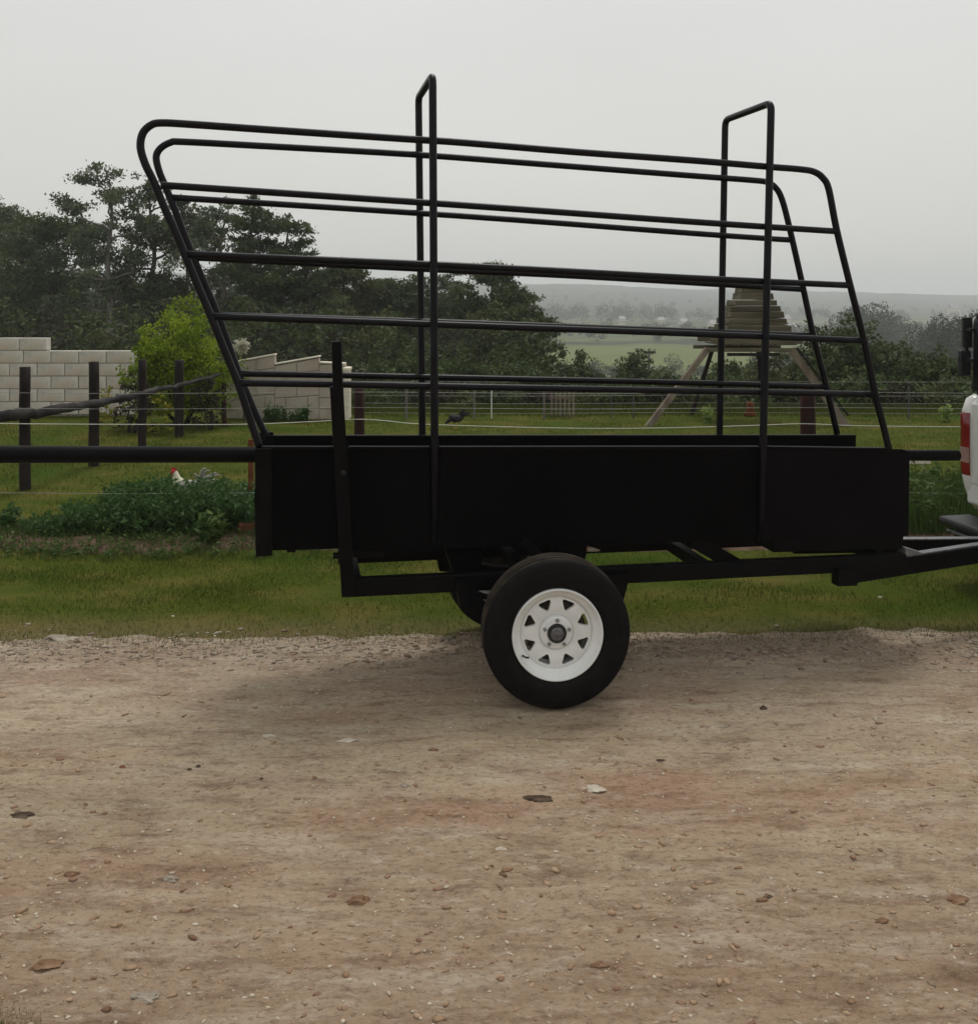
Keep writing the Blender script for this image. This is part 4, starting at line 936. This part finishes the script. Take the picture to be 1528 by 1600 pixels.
# ------------------------------------------------------------------ planting bed greenery
def stem_leaves(cx, cy, zb, h, spread, nst, nlf, size, seed, V, Fc, v, flat=.3):
    r = np.random.default_rng(seed); off = sum(len(a) for a in V); P = []
    for s in range(nst):
        a = r.uniform(0, 6.28); l = r.uniform(.2, 1) * spread; hh = h * r.uniform(.6, 1.05); t = r.uniform(.1, 1, nlf)
        x = cx + math.cos(a) * l * t ** 1.2; y = cy + math.sin(a) * l * t ** 1.2; z = zb + hh * t
        P.append(np.stack([x, y, z], -1) + r.normal(size=(nlf, 3)) * .022)
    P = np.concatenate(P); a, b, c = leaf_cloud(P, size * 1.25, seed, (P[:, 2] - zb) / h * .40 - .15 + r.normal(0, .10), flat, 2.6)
    V.append(a); Fc.append(b + off); v.append(c)
V_, F_, v_ = [], [], []; rd = random.Random(9)
for i in range(330):
    u = rd.uniform(20, 470); d = rd.uniform(6.75, 8.35)
    vt = np.interp(u, [20, 60, 150, 190, 240, 330, 400, 470], [838, 812, 774, 762, 752, 753, 766, 783]) + rd.uniform(-4, 22)
    h = min(topz(vt, d), .50) * (1.0 if d > 7 else .85) * (.45 if rd.random() < .25 else 1)
    if h < .05: continue
    stem_leaves(gx(u, d), d, .02, h, .13, 9, 20, .038, i, V_, F_, v_, 0)
    if rd.random() < .45: stem_leaves(gx(u, d), d, .02, h * 1.22, .04, 3, 16, .030, 900 + i, V_, F_, v_, -.8)
tag(np_mesh('leafy_vegetables', np.concatenate(V_), np.concatenate(F_), L_bed, None, np.concatenate(v_)), 'dense dark green leafy vegetables filling the bed left of the trailer', 'vegetables', None, 'stuff')
for i, (u, d, h, lb) in enumerate(((12, 6.95, .20, 'small dark leafy plant at the left edge of the bed'), (215, 6.72, .16, 'low leafy plant spilling over the bare soil below the large leafy clump'), (322, 6.62, .20, 'low leafy plant on the soil near the trailer tail'), (335, 6.58, .24, 'yellowish weedy plant on the soil close to the trailer tail'), (90, 6.8, .16, 'low dark plant on the bed edge under the leftmost post'))):
    V_, F_, v_ = [], [], []; stem_leaves(0, 0, 0, h, .09, 11, 18, .05, 300 + i, V_, F_, v_)
    o = np_mesh('leafy_plant', np.concatenate(V_), np.concatenate(F_), L_tall if i == 3 else L_bed, None, np.concatenate(v_)); o.location = (gx(u, d), d, .02); tag(o, lb, 'plant', 'small plants on the bed edge')
V_, F_, v_ = [], [], []
for i in range(150):
    u = rd.uniform(-60, 430); d = rd.uniform(6.25, 6.95); stem_leaves(gx(u, d), d, .0, rd.uniform(.03, .11), .07, 4, 8, .028, 1200 + i, V_, F_, v_)
tag(np_mesh('soil_weeds', np.concatenate(V_), np.concatenate(F_), L_tall, None, np.concatenate(v_)), 'small weeds sprouting over the bare soil strip of the bed', 'weeds', None, 'stuff')
X, Y_ = patchy(9000, -5.5, -1.2, 6.2, 7.3, 19); V1, F1, v1 = blades(len(X), lambda q, k: X, lambda q, k: Y_, bed_z, .02, .10, .004, .7, 20)
tag(np_mesh('bed_grass', V1, F1, L_tall, None, v1), 'loose grass growing in and around the vegetable bed', 'grass', None, 'stuff')
# plant at the foot of the wall
V_, F_, v_ = [], [], []
for i in range(14): stem_leaves(rd.uniform(-.30, .30), rd.uniform(-.08, .08), 0, rd.uniform(.12, .27), .07, 6, 10, .06, 400 + i, V_, F_, v_, 0)
o = np_mesh('leafy_plant', np.concatenate(V_), np.concatenate(F_), L_bed, None, np.concatenate(v_)); o.location = (gx(447, 13.3), 13.3, .0); tag(o, 'dark green plant clump at the foot of the sawtooth wall', 'plant')
# tall grass in the bed on the right of the trailer
X = r.uniform(gx(1240, 7), gx(1620, 7.6), 15000); Y_ = r.uniform(6.75, 8.3, 15000)
hh = .30 + .16 * np.array([mnoise.noise(Vector((a * 2.2, b * 2, 5))) for a, b in zip(X, Y_)])
V1, F1, v1 = blades(15000, lambda q, k: X, lambda q, k: Y_, .02, .5, 1.1, .0045, .35, 17); T = V1.reshape(-1, 3, 3)
T[:, 2, 2] = .02 + (T[:, 2, 2] - .02) * hh; T[:, 2, 0] = X + (T[:, 2, 0] - X) * hh; T[:, 2, 1] = Y_ + (T[:, 2, 1] - Y_) * hh
tag(np_mesh('tall_grass', V1, F1, L_tall, None, v1), 'tall rank grass in the bed between the trailer nose and the pickup', 'grass', None, 'stuff')
V_, F_, v_ = [], [], []
for i in range(60): 
    d = rd.uniform(6.9, 8.0); u = rd.uniform(1380, 1560); stem_leaves(gx(u, d), d, .02, rd.uniform(.15, .42), .14, 6, 12, .055, 600 + i, V_, F_, v_)
tag(np_mesh('bed_weeds', np.concatenate(V_), np.concatenate(F_), L_tall, None, np.concatenate(v_)), 'broad-leaved green weeds among the tall grass on the right', 'weeds', None, 'stuff')
# flowering bits
for u, v, d, mt, lb in ((1478, 657, 13.3, L_lime, 'pale lime leafy plant behind the white tape, left of the pickup'), (1106, 652, 13.2, L_lime, 'pale lime leafy plant at the foot of the plank tower'), (1310, 655, 14.0, L_tall, 'green leafy plant right of the thick red-brown post')):
    V_, F_, v_ = [], [], []; stem_leaves(0, 0, 0, .24, .10, 10, 12, .075, int(u), V_, F_, v_)
    o = np_mesh('leafy_plant', np.concatenate(V_), np.concatenate(F_), mt, None, np.concatenate(v_)); o.location = (gx(u, d), d, 0); tag(o, lb, 'plant')

# ------------------------------------------------------------------ shrubs at the lawn edge
bush('bright_bush', gx(285, 13.0), 13.0, topz(490, 13.0), 1.6, L_bright, M_bark, 'bright yellow-green feathery bush behind the dark posts', 'bush', None, .055, 21, 0, 2500, 1.1, 120, .06)
bush('bright_bush', gx(222, 12.9), 12.9, topz(508, 12.9), .72, L_bright, M_bark, 'smaller yellow-green bush hugging the left side of the bright bush', 'bush', None, .055, 26, 0, 2400, .8, 44, .06)
bush('brown_bush', gx(205, 12.2), 12.2, topz(585, 12.2), .72, L_brown, M_bark, 'round dark brown bush in front of the block wall end', 'bush', None, .06, 22, 0, 500, .6, 40)
bush('brown_bush', gx(330, 12.5), 12.5, topz(590, 12.5), .62, L_brown, M_bark, 'dark undergrowth bush beneath the bright bush', 'bush', None, .06, 27, 0, 500, .5, 40)
bush('yellow_bush', gx(170, 12.3), 12.3, topz(603, 12.3), .38, L_yel, M_bark, 'small yellow-flowered bush left of the round brown one', 'bush', None, .05, 23, 0, 420, .3, 24, stems=False)
bush('yellow_bush', gx(248, 12.0), 12.0, topz(610, 12.0), .50, L_yel, M_bark, 'yellow-green low bush between the third and fourth dark posts', 'bush', None, .05, 24, 0, 420, .3, 28, stems=False)
fb = bush('white_flowering_shrub', gx(381, 13.2), 13.2, topz(548, 13.2), .26, L_lime, M_bark, 'white-flowered pale shrub at the left end of the sawtooth wall', 'shrub', None, .045, 25, .55, 500, .2, 20, -.1)
P = np.random.default_rng(4).normal(size=(700, 3)) * np.array([.045, .045, .045]) + np.array([-.02, -.05, topz(541, 13.2) - .55]); a_, b_, c_ = leaf_cloud(P, .035, 4, None, 0, 1.2); np_mesh('blossom', a_, b_, L_white, fb, c_)
bm = BM(); tube(bm, [(0, 0, -.55), (.01, 0, .1)], .012, 6); obj('stalk', bm, M_bark, fb)

# tall background trees: (u, v_top, depth, width_px, airy, material, bark, label)
TREES = [
 (-30, 300, 44, 150, .5, L_grey, M_bark, 'grey-green tree cut by the left edge'),
 (28, 306, 40, 120, .6, L_grey, M_bark, 'hazy grey-green tree nearest the left edge'),
 (88, 326, 37, 130, .5, L_mid, M_bark, 'flat-topped green tree left of the tallest one'),
 (172, 247, 35, 135, .75, L_grey, M_palebark, 'tallest airy tree with ragged top, left of the trailer frame'),
 (232, 262, 37, 105, .6, L_dark, M_bark, 'tall dark tree behind the bent rear end of the rails'),
 (292, 305, 38, 110, .7, L_olive, M_palebark, 'thin olive tree just inside the rear of the rails'),
 (348, 296, 36, 100, .8, L_grey, M_palebark, 'open grey tree showing sky between its limbs, under the second rail'),
 (392, 286, 34, 92, .45, L_dark, M_bark, 'dark tree poking up to the second rail'),
 (444, 322, 35, 86, .35, L_dark, M_bark, 'dense dark tree stepping down right of the one at the second rail'),
 (484, 378, 34, 66, .35, L_dark, M_bark, 'short dark tree just above the third rail'),
 (538, 398, 36, 100, .3, L_olive, M_bark, 'rounded olive tree left of the rear hoop'),
 (592, 424, 38, 84, .6, L_grey, M_bark, 'thin grey-green tree beside the rear hoop'),
 (640, 428, 37, 86, .5, L_dark, M_bark, 'dark tree directly behind the rear hoop'),
 (706, 412, 36, 78, .7, L_grey, M_palebark, 'sparse grey tree just right of the rear hoop'),
 (768, 402, 34, 92, .6, L_dark, M_bark, 'dark tree poking above the third rail near the middle'),
 (806, 432, 35, 70, .55, L_olive, M_bark, 'olive tree at the right shoulder of the tree line'),
 (838, 478, 33, 66, .45, L_dark, M_bark, 'low spreading dark tree ending the tree line on the right'),
]
for i, (u, v, d, wpx, airy, mt, bk, lb) in enumerate(TREES):
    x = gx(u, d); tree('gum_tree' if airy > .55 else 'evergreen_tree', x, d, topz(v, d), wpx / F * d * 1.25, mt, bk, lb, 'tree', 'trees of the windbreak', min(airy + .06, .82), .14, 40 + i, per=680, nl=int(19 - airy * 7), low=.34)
# second row filling behind
ROW2 = [(0, 425, 60, 150), (60, 430, 58, 150), (130, 436, 58, 150), (200, 432, 58, 140), (262, 440, 60, 140), (322, 446, 58, 140), (400, 436, 58, 130), (460, 440, 60, 140), (520, 450, 58, 130), (575, 470, 60, 120), (650, 470, 58, 120), (720, 466, 60, 130), (790, 470, 58, 110)]
for i, (u, v, d, wpx) in enumerate(ROW2):
    x = gx(u, d); tree('background_tree', x, d, topz(v, d), wpx / F * d, (L_grey, L_olive)[i % 2], M_bark, f'hazier tree of the second row, its top just under the {["far left sky gap", "flat-topped tree", "tallest airy tree", "tall dark tree", "thin olive tree", "open grey tree", "second-rail dark tree", "dense dark tree", "rounded olive tree", "grey-green tree", "rear hoop tree", "sparse grey tree", "right shoulder tree"][i]}', 'tree', 'second row of the windbreak', .4, .2, 90 + i, per=330, nl=14, low=.2)
# understory
UND = []
rd = random.Random(12)
for i, u in enumerate(range(-20, 880, 50)):
    UND.append((u + rd.uniform(-10, 10), 478 + rd.uniform(-22, 22) + (18 if u > 780 else 0), rd.uniform(25, 30), rd.uniform(95, 125)))
names = ['left edge', 'block wall left part', 'block wall step', 'second dark post', 'block wall end', 'bright bush left lobe', 'bright bush crown', 'bent rear frame', 'sawtooth wall left end', 'wall coping', 'sawtooth step', 'slim upright', 'wall pier', 'rear hoop far post', 'rear hoop near post', 'bright white dropper', 'middle of the fourth rail', 'right end of the tree line']
for i, (u, v, d, wpx) in enumerate(UND):
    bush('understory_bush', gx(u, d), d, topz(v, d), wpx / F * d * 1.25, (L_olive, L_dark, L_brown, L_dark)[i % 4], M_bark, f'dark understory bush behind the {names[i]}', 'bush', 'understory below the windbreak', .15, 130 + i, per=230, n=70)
for i, (u, v, d, wpx, mt, lb) in enumerate((
    (590, 575, 19, 120, L_mid, 'green lawn-edge bush right of the sawtooth wall'), (690, 560, 20, 130, L_dark, 'dark lawn-edge bush behind the rear hoop'), (790, 566, 20, 130, L_dark, 'dark lawn-edge bush behind the white dropper'), (880, 590, 20, 120, L_mid, 'green lawn-edge bush behind the picket panel'),
    (905, 560, 27, 90, L_mid, 'rounded green bush against the pale field'), (985, 552, 30, 70, L_mid, 'bushy green tree left of the power pole'), (955, 596, 19, 130, L_mid, 'low green bush left of the power pole foot'), (1040, 590, 22, 130, L_dark, 'dark bush behind the tower left leg'), (1120, 590, 21, 130, L_mid, 'green bush seen under the tower platform'), (1165, 565, 25, 110, L_dark, 'dark bush seen between the tower legs'), (1215, 560, 24, 100, L_olive, 'olive bush behind the tower right leg'),
    (1318, 500, 20, 165, L_dark, 'largest dark green bush, seen through the sloping front end of the rails'), (1382, 528, 21, 90, L_mid, 'green bush at the right flank of the largest dark one'), (1440, 552, 19, 120, L_mid, 'rounded green bush between trailer nose and pickup'), (1505, 556, 18.5, 110, L_dark, 'dark bush partly hidden by the pickup'), (1262, 545, 21, 90, L_olive, 'olive bush left of the largest dark one'), (1350, 592, 17, 130, L_dark, 'low dark bush at the foot of the largest dark one'), (1470, 606, 16.5, 140, L_dark, 'low dark bush just behind the white tape'), (1590, 560, 19, 140, L_mid, 'green bush beyond the pickup bed'))):
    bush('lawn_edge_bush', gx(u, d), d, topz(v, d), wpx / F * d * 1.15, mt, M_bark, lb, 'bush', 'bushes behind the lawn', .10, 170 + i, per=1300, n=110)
for i, u in enumerate(range(600, 1560, 62)):
    if 1215 < u < 1290: continue
    bush('undergrowth_bush', gx(u, 16.2), 16.2, topz(598 + (i * 37 % 17), 16.2), 1.25, (L_dark, L_brown, L_olive)[i % 3], M_bark, f"low dark undergrowth bush at the back of the lawn, {['just right of the sawtooth wall', 'left of the rear hoop', 'right of the rear hoop', 'right of the bright white dropper', 'left of the picket panel', 'behind the picket panel', 'right of the picket panel', 'left of the tower left leg', 'behind the tower left leg', 'between the tower legs', 'right of the tower legs', 'under the largest dark bush', 'under the sloping rail end', 'right of the sloping rail end', 'midway to the pickup', 'just left of the pickup', 'behind the pickup'][i]}", 'bush', 'low undergrowth behind the lawn', .075, 300 + i, per=1100, n=50, stems=False)
# long grass strip in front of the lawn-edge bushes
n = 26000; X = r.uniform(-3.0, 9, n); Y_ = r.uniform(13.8, 15.2, n)
V1, F1, v1 = blades(n, lambda q, k: X, lambda q, k: Y_, -.05, .04, .16, .006, .5, 18); tag(np_mesh('rough_grass', V1, F1, L_lawn, None, np.clip(v1 - .2, 0, 1)), 'rough uncut grass along the back of the lawn', 'grass', None, 'stuff')

# distant woodland as one mass per belt
def woodland(name, specs, label, leaf, seed, mm=420):
    r = np.random.default_rng(seed); V_, F_, v_ = [], [], []; off = 0
    for (u0, u1, d0, d1, n, h0, h1) in specs:
        for k in range(n):
            d = r.uniform(d0, d1); x = gx(r.uniform(u0, u1), d); zb = terr(x, d); h = r.uniform(h0, h1); m = mm
            P = r.normal(size=(m, 3)); P /= np.linalg.norm(P, axis=1, keepdims=True); P *= r.uniform(.55, 1.0, (m, 1)); q = 9; sb = r.normal(size=(q, 3)); sb /= np.linalg.norm(sb, axis=1, keepdims=True); sb *= r.uniform(.1, .36, (q, 1)); sr = r.uniform(.12, .25, q); w_ = r.integers(0, q, m); P = (P * sr[w_][:, None] + sb[w_]) * h * np.array([1.15, 1.15, 1.0]) + np.array([x, d, zb + h * .48])
            a, b, c = leaf_cloud(P, h * leaf, int(r.integers(1e9)), r.normal(0, .15), 0, 1.3); V_.append(a); F_.append(b + off); v_.append(c); off += len(a)
    tag(np_mesh(name, np.concatenate(V_), np.concatenate(F_), L_far, None, np.concatenate(v_)), label, 'woodland', None, 'stuff')
woodland('valley_woodland', [(840, 1250, 110, 175, 34, 2.5, 5), (1180, 1330, 130, 190, 14, 4, 7), (-300, 760, 120, 260, 60, 8, 13)], 'dark hazy woodland on the valley floor beyond the lawn', .055, 31, 700)
woodland('near_valley_woodland', [(1400, 1750, 115, 160, 34, 8, 14), (1335, 1420, 190, 240, 8, 12, 16)], 'dark rounded tree mass in the valley at the right, behind the bushes', .032, 33, 2000)
woodland('hill_woodland', [(700, 1750, 330, 420, 120, 4, 8), (840, 1060, 600, 680, 44, 9, 15), (1060, 1750, 640, 740, 46, 6, 11), (650, 1750, 760, 1100, 130, 5, 9), (-500, 700, 500, 1000, 80, 9, 15)], 'pale hazy woodland on the slopes below the far ridge', .10, 32, 200)

# far white houses
HS = [(1033, 498, 520, 11, 6), (1068, 500, 500, 12, 6), (1115, 503, 480, 14, 6), (1222, 496, 500, 24, 10), (1240, 508, 470, 16, 7), (1297, 500, 500, 10, 5), (972, 496, 560, 10, 5), (1490, 476, 700, 16, 5)]
hl = ['pale far house left of the tower above the pale field', 'cream far house second to the left of the tower', 'pale far house touching the tower left shoulder', 'largest white far house right of the tower', 'white far house below the largest one', 'white far house above the largest dark bush', 'pale far house farthest to the left', 'white far house high up near the pickup canopy']
for i, (u, v, d, wpx, hpx) in enumerate(HS):
    x = gx(u, d); zb = terr(x, d); zt = max(topz(v - hpx / 2, d), zb + 4); wd = wpx / F * d; hh = hpx / F * d + 1.0; z0 = zb - .5
    ho = empty('far_house', (x, d, z0), R((i * 37) % 20 - 10), hl[i], 'house', 'houses across the valley'); Z = zt - z0
    bm = BM(); box(bm, (0, 0, Z * .36), (wd, 6, Z * .72)); obj('wall', bm, M_house, ho)
    bm = BM(); a = [bm.verts.new(p) for p in ((-wd / 2 - .3, -3.3, Z * .72), (wd / 2 + .3, -3.3, Z * .72), (wd / 2 + .3, 3.3, Z * .72), (-wd / 2 - .3, 3.3, Z * .72), (-wd / 2 + .6, 0, Z), (wd / 2 - .6, 0, Z))]
    for f in ((0, 1, 5, 4), (1, 2, 5), (2, 3, 4, 5), (3, 0, 4), (3, 2, 1, 0)): bm.faces.new([a[q] for q in f])
    obj('roof', bm, M_roof, ho)
    for k in (-1, 1): bm = BM(); box(bm, (k * wd * .25, -3.03, Z * .38), (wd * .16, .08, Z * .2)); obj('window', bm, M_glass, ho)

# ------------------------------------------------------------------ stones on the road
def rock_mesh(rad, seed, sub=3):
    bm = BM(); bmesh.ops.create_icosphere(bm, subdivisions=sub, radius=1)
    for v in bm.verts:
        k = 1 + .55 * mnoise.noise(v.co * 1.4 + Vector((seed * 3.7, 0, 0))) + .30 * mnoise.noise(v.co * 3.5 + Vector((seed, 1, 0))); v.co = Vector((v.co.x * rad[0], v.co.y * rad[1], v.co.z * rad[2])) * k
    return bm
def gy(v): return H * F / (v - CV)
ROCKS = [(1193, 1108, 15, 11, M_darkstone, 'dark upright stone right of the wheel', 'stone'), (191, 1199, 13, 9, M_brick, 'small square red brick chip on the left of the road', 'brick chip'), (310, 1198, 10, 7, M_darkstone, 'small dark pebble beside a black chip, left of the road', 'stone'), (295, 1203, 12, 4, M_darkstone, 'flat black chip beside the dark pebble', 'stone'), (560, 1410, 48, 20, M_redclod, 'reddish earth clod in the lower middle of the road', 'clod'), (378, 1410, 1, 1, None, '', ''), (842, 1248, 56, 10, M_darkstone, 'long flat dark chip below the wheel', 'stone'), (928, 1234, 52, 12, M_bleach, 'pale broken chips next to the long dark chip', 'stone'), (1200, 1403, 22, 6, M_darkstone, 'small black sliver in the lower right of the road', 'stone'), (782, 1329, 24, 9, M_bleach, 'small pale pointed stone left of the road centre', 'stone'), (1497, 1407, 54, 14, M_redclod, 'red clod at the right edge of the road', 'clod'), (1378, 1441, 30, 12, M_redclod, 'red clod left of the one at the right edge', 'clod'), (420, 1152, 28, 7, M_bleach, 'flat pale chip on the road left of the wheel', 'stone'), (545, 1158, 40, 6, M_bleach, 'thin long pale chip between the flat pale chip and the wheel', 'stone'), (265, 1378, 34, 12, M_stone, 'embedded grey stone in the lower left of the road', 'stone'), (112, 1368, 30, 12, M_redclod, 'brown clod near the left edge of the road', 'clod'), (35, 1276, 56, 8, M_darkstone, 'dark flat ridge chip near the left edge', 'stone'), (95, 995, 70, 18, M_stone, 'pale heap of gravel where the road meets the verge on the left', 'gravel heap'), (632, 1227, 18, 7, M_stone, 'small grey stone in the middle left of the road', 'stone'), (1375, 934, 10, 6, M_bleach, 'tiny white stone on the grass under the drawbar', 'stone'), (270, 962, 8, 5, M_bleach, 'tiny white stone on the verge grass at the left', 'stone'), (408, 1218, 8, 4, M_darkstone, 'tiny black chip left of the road centre', 'stone'), (1032, 1190, 20, 6, M_darkstone, 'dark chip right of the wheel base', 'stone'), (225, 1560, 60, 22, M_stone, 'grey flat stone near the bottom left corner', 'stone'), (75, 1510, 60, 14, M_redclod, 'brown clod above the grass patch at bottom left', 'clod'), (935, 1510, 40, 14, M_redclod, 'brown clod at the bottom centre', 'clod')]
for i, (u, v, wpx, hpx, mt, lb, ct) in enumerate(ROCKS):
    if mt is None: continue
    d = gy(v); rx = wpx / F * d / 2 * .72; rz_ = max(hpx / F * d / 2 * .62, .004)
    o = obj('stone' if 'clod' not in ct else 'clod', rock_mesh((rx, rx * (.8 if wpx < 20 else .45), rz_), i + 1), mt, None, False)
    x = gx(u, d); o.location = (x, d, max(road_z(x, d), terr(x, d)) + rz_ * .05); o.rotation_euler = (0, 0, random.uniform(-.2, .2)); tag(o, lb, ct)
# loose gravel: one mesh
def gravel(name, n, yfun, s0, s1, mat, label, seed, xr=(-3.6, 4.2)):
    r = np.random.default_rng(seed); p_ = (1 + 5 ** .5) / 2; V0 = np.array([(-1, p_, 0), (1, p_, 0), (-1, -p_, 0), (1, -p_, 0), (0, -1, p_), (0, 1, p_), (0, -1, -p_), (0, 1, -p_), (p_, 0, -1), (p_, 0, 1), (-p_, 0, -1), (-p_, 0, 1)], float) / 1.9
    F0 = np.array([(0, 11, 5), (0, 5, 1), (0, 1, 7), (0, 7, 10), (0, 10, 11), (1, 5, 9), (5, 11, 4), (11, 10, 2), (10, 7, 6), (7, 1, 8), (3, 9, 4), (3, 4, 2), (3, 2, 6), (3, 6, 8), (3, 8, 9), (4, 9, 5), (2, 4, 11), (6, 2, 10), (8, 6, 7), (9, 8, 1)])
    y = yfun(r, n); x = r.uniform(*xr, n) * np.clip(y / 4.5, .5, 1.05)
    s = s0 + (s1 - s0) * r.random(n) ** 4; sc3 = np.stack([s * r.uniform(.8, 2.0, n), s * r.uniform(.6, 1.1, n), s * r.uniform(.25, .6, n)], -1)
    a = r.uniform(-1.2, 1.2, n); z = np.array([max(road_z(p, q), terr(p, q)) for p, q in zip(x, y)])
    V = V0[None] * r.uniform(.6, 1.25, (n, 12, 1)) * sc3[:, None]
    ca_, sa_ = np.cos(a)[:, None], np.sin(a)[:, None]; V = np.stack([V[..., 0] * ca_ - V[..., 1] * sa_, V[..., 0] * sa_ + V[..., 1] * ca_, V[..., 2]], -1)
    V += np.stack([x, y, z + sc3[:, 2] * .2], -1)[:, None]
    Fc = (F0[None] + (np.arange(n) * 12)[:, None, None]).reshape(-1, 3); val = np.repeat(np.clip(r.beta(2.2, 2.6, n), 0, 1), 12)
    tag(np_mesh(name, V.reshape(-1, 3), Fc, mat, None, val), label, 'gravel', None, 'stuff')
m_, t_, b_ = newmat('mixed_gravel'); at_ = N(t_, 'ShaderNodeAttribute', attribute_name='v'); rp_ = N(t_, 'ShaderNodeValToRGB')
e_ = rp_.color_ramp.elements; e_[0].color = (.19, .14, .10, 1); e_[1].color = (.46, .39, .31, 1)
for p_, c_ in ((.2, (.32, .235, .17, 1)), (.45, (.44, .37, .27, 1)), (.75, (.52, .45, .35, 1))):
    q_ = e_.new(p_); q_.color = c_
t_.links.new(at_.outputs['Fac'], rp_.inputs[0]); t_.links.new(rp_.outputs[0], b_.inputs['Base Color']); b_.inputs['Roughness'].default_value = .95; b_.inputs['Specular IOR Level'].default_value = .1
m2_ = m_.copy(); m2_.name = 'grey_chippings'; e2_ = [n for n in m2_.node_tree.nodes if n.type == 'VALTORGB'][0].color_ramp.elements
for q_ in e2_: q_.color = (q_.color[0] * .62, q_.color[1] * .60, q_.color[2] * .62, 1)
m3_ = m_.copy(); m3_.name = 'earth_clods'; e3_ = [n for n in m3_.node_tree.nodes if n.type == 'VALTORGB'][0].color_ramp.elements
for q_ in e3_: q_.color = (q_.color[0] * .72, q_.color[1] * .58, q_.color[2] * .50, 1)
gravel('road_clods', 3600, lambda r, n: 2.05 + 2.7 * r.beta(1, 1.6, n), .002, .013, m3_, 'small crumbled earth clods and chips strewn over the near road', 53)
gravel('road_gravel', 11000, lambda r, n: r.uniform(2.0, 4.95, n), 0.0012, .0075, m_, 'fine loose gravel scattered over the dirt road', 51)
gravel('edge_gravel', 8000, lambda r, n: 4.66 + r.normal(0, .13, n), .002, .017, m2_, 'coarser pale gravel chips along the edge of the verge', 52)

# ------------------------------------------------------------------ haze
bm = BM(); box(bm, (0, 860, 16.5), (5500, 2620, 77)); hz = obj('haze', bm, None); tag(hz, None, None, None, 'stuff')
m = bpy.data.materials.new('haze_air'); m.use_nodes = True; t = m.node_tree; t.nodes.clear()
o_ = t.nodes.new('ShaderNodeOutputMaterial'); pv = t.nodes.new('ShaderNodeVolumePrincipled'); pv.inputs['Color'].default_value = (.95, .975, 1.0, 1); pv.inputs['Density'].default_value = .00078
t.links.new(pv.outputs[0], o_.inputs['Volume']); hz.data.materials.append(m)
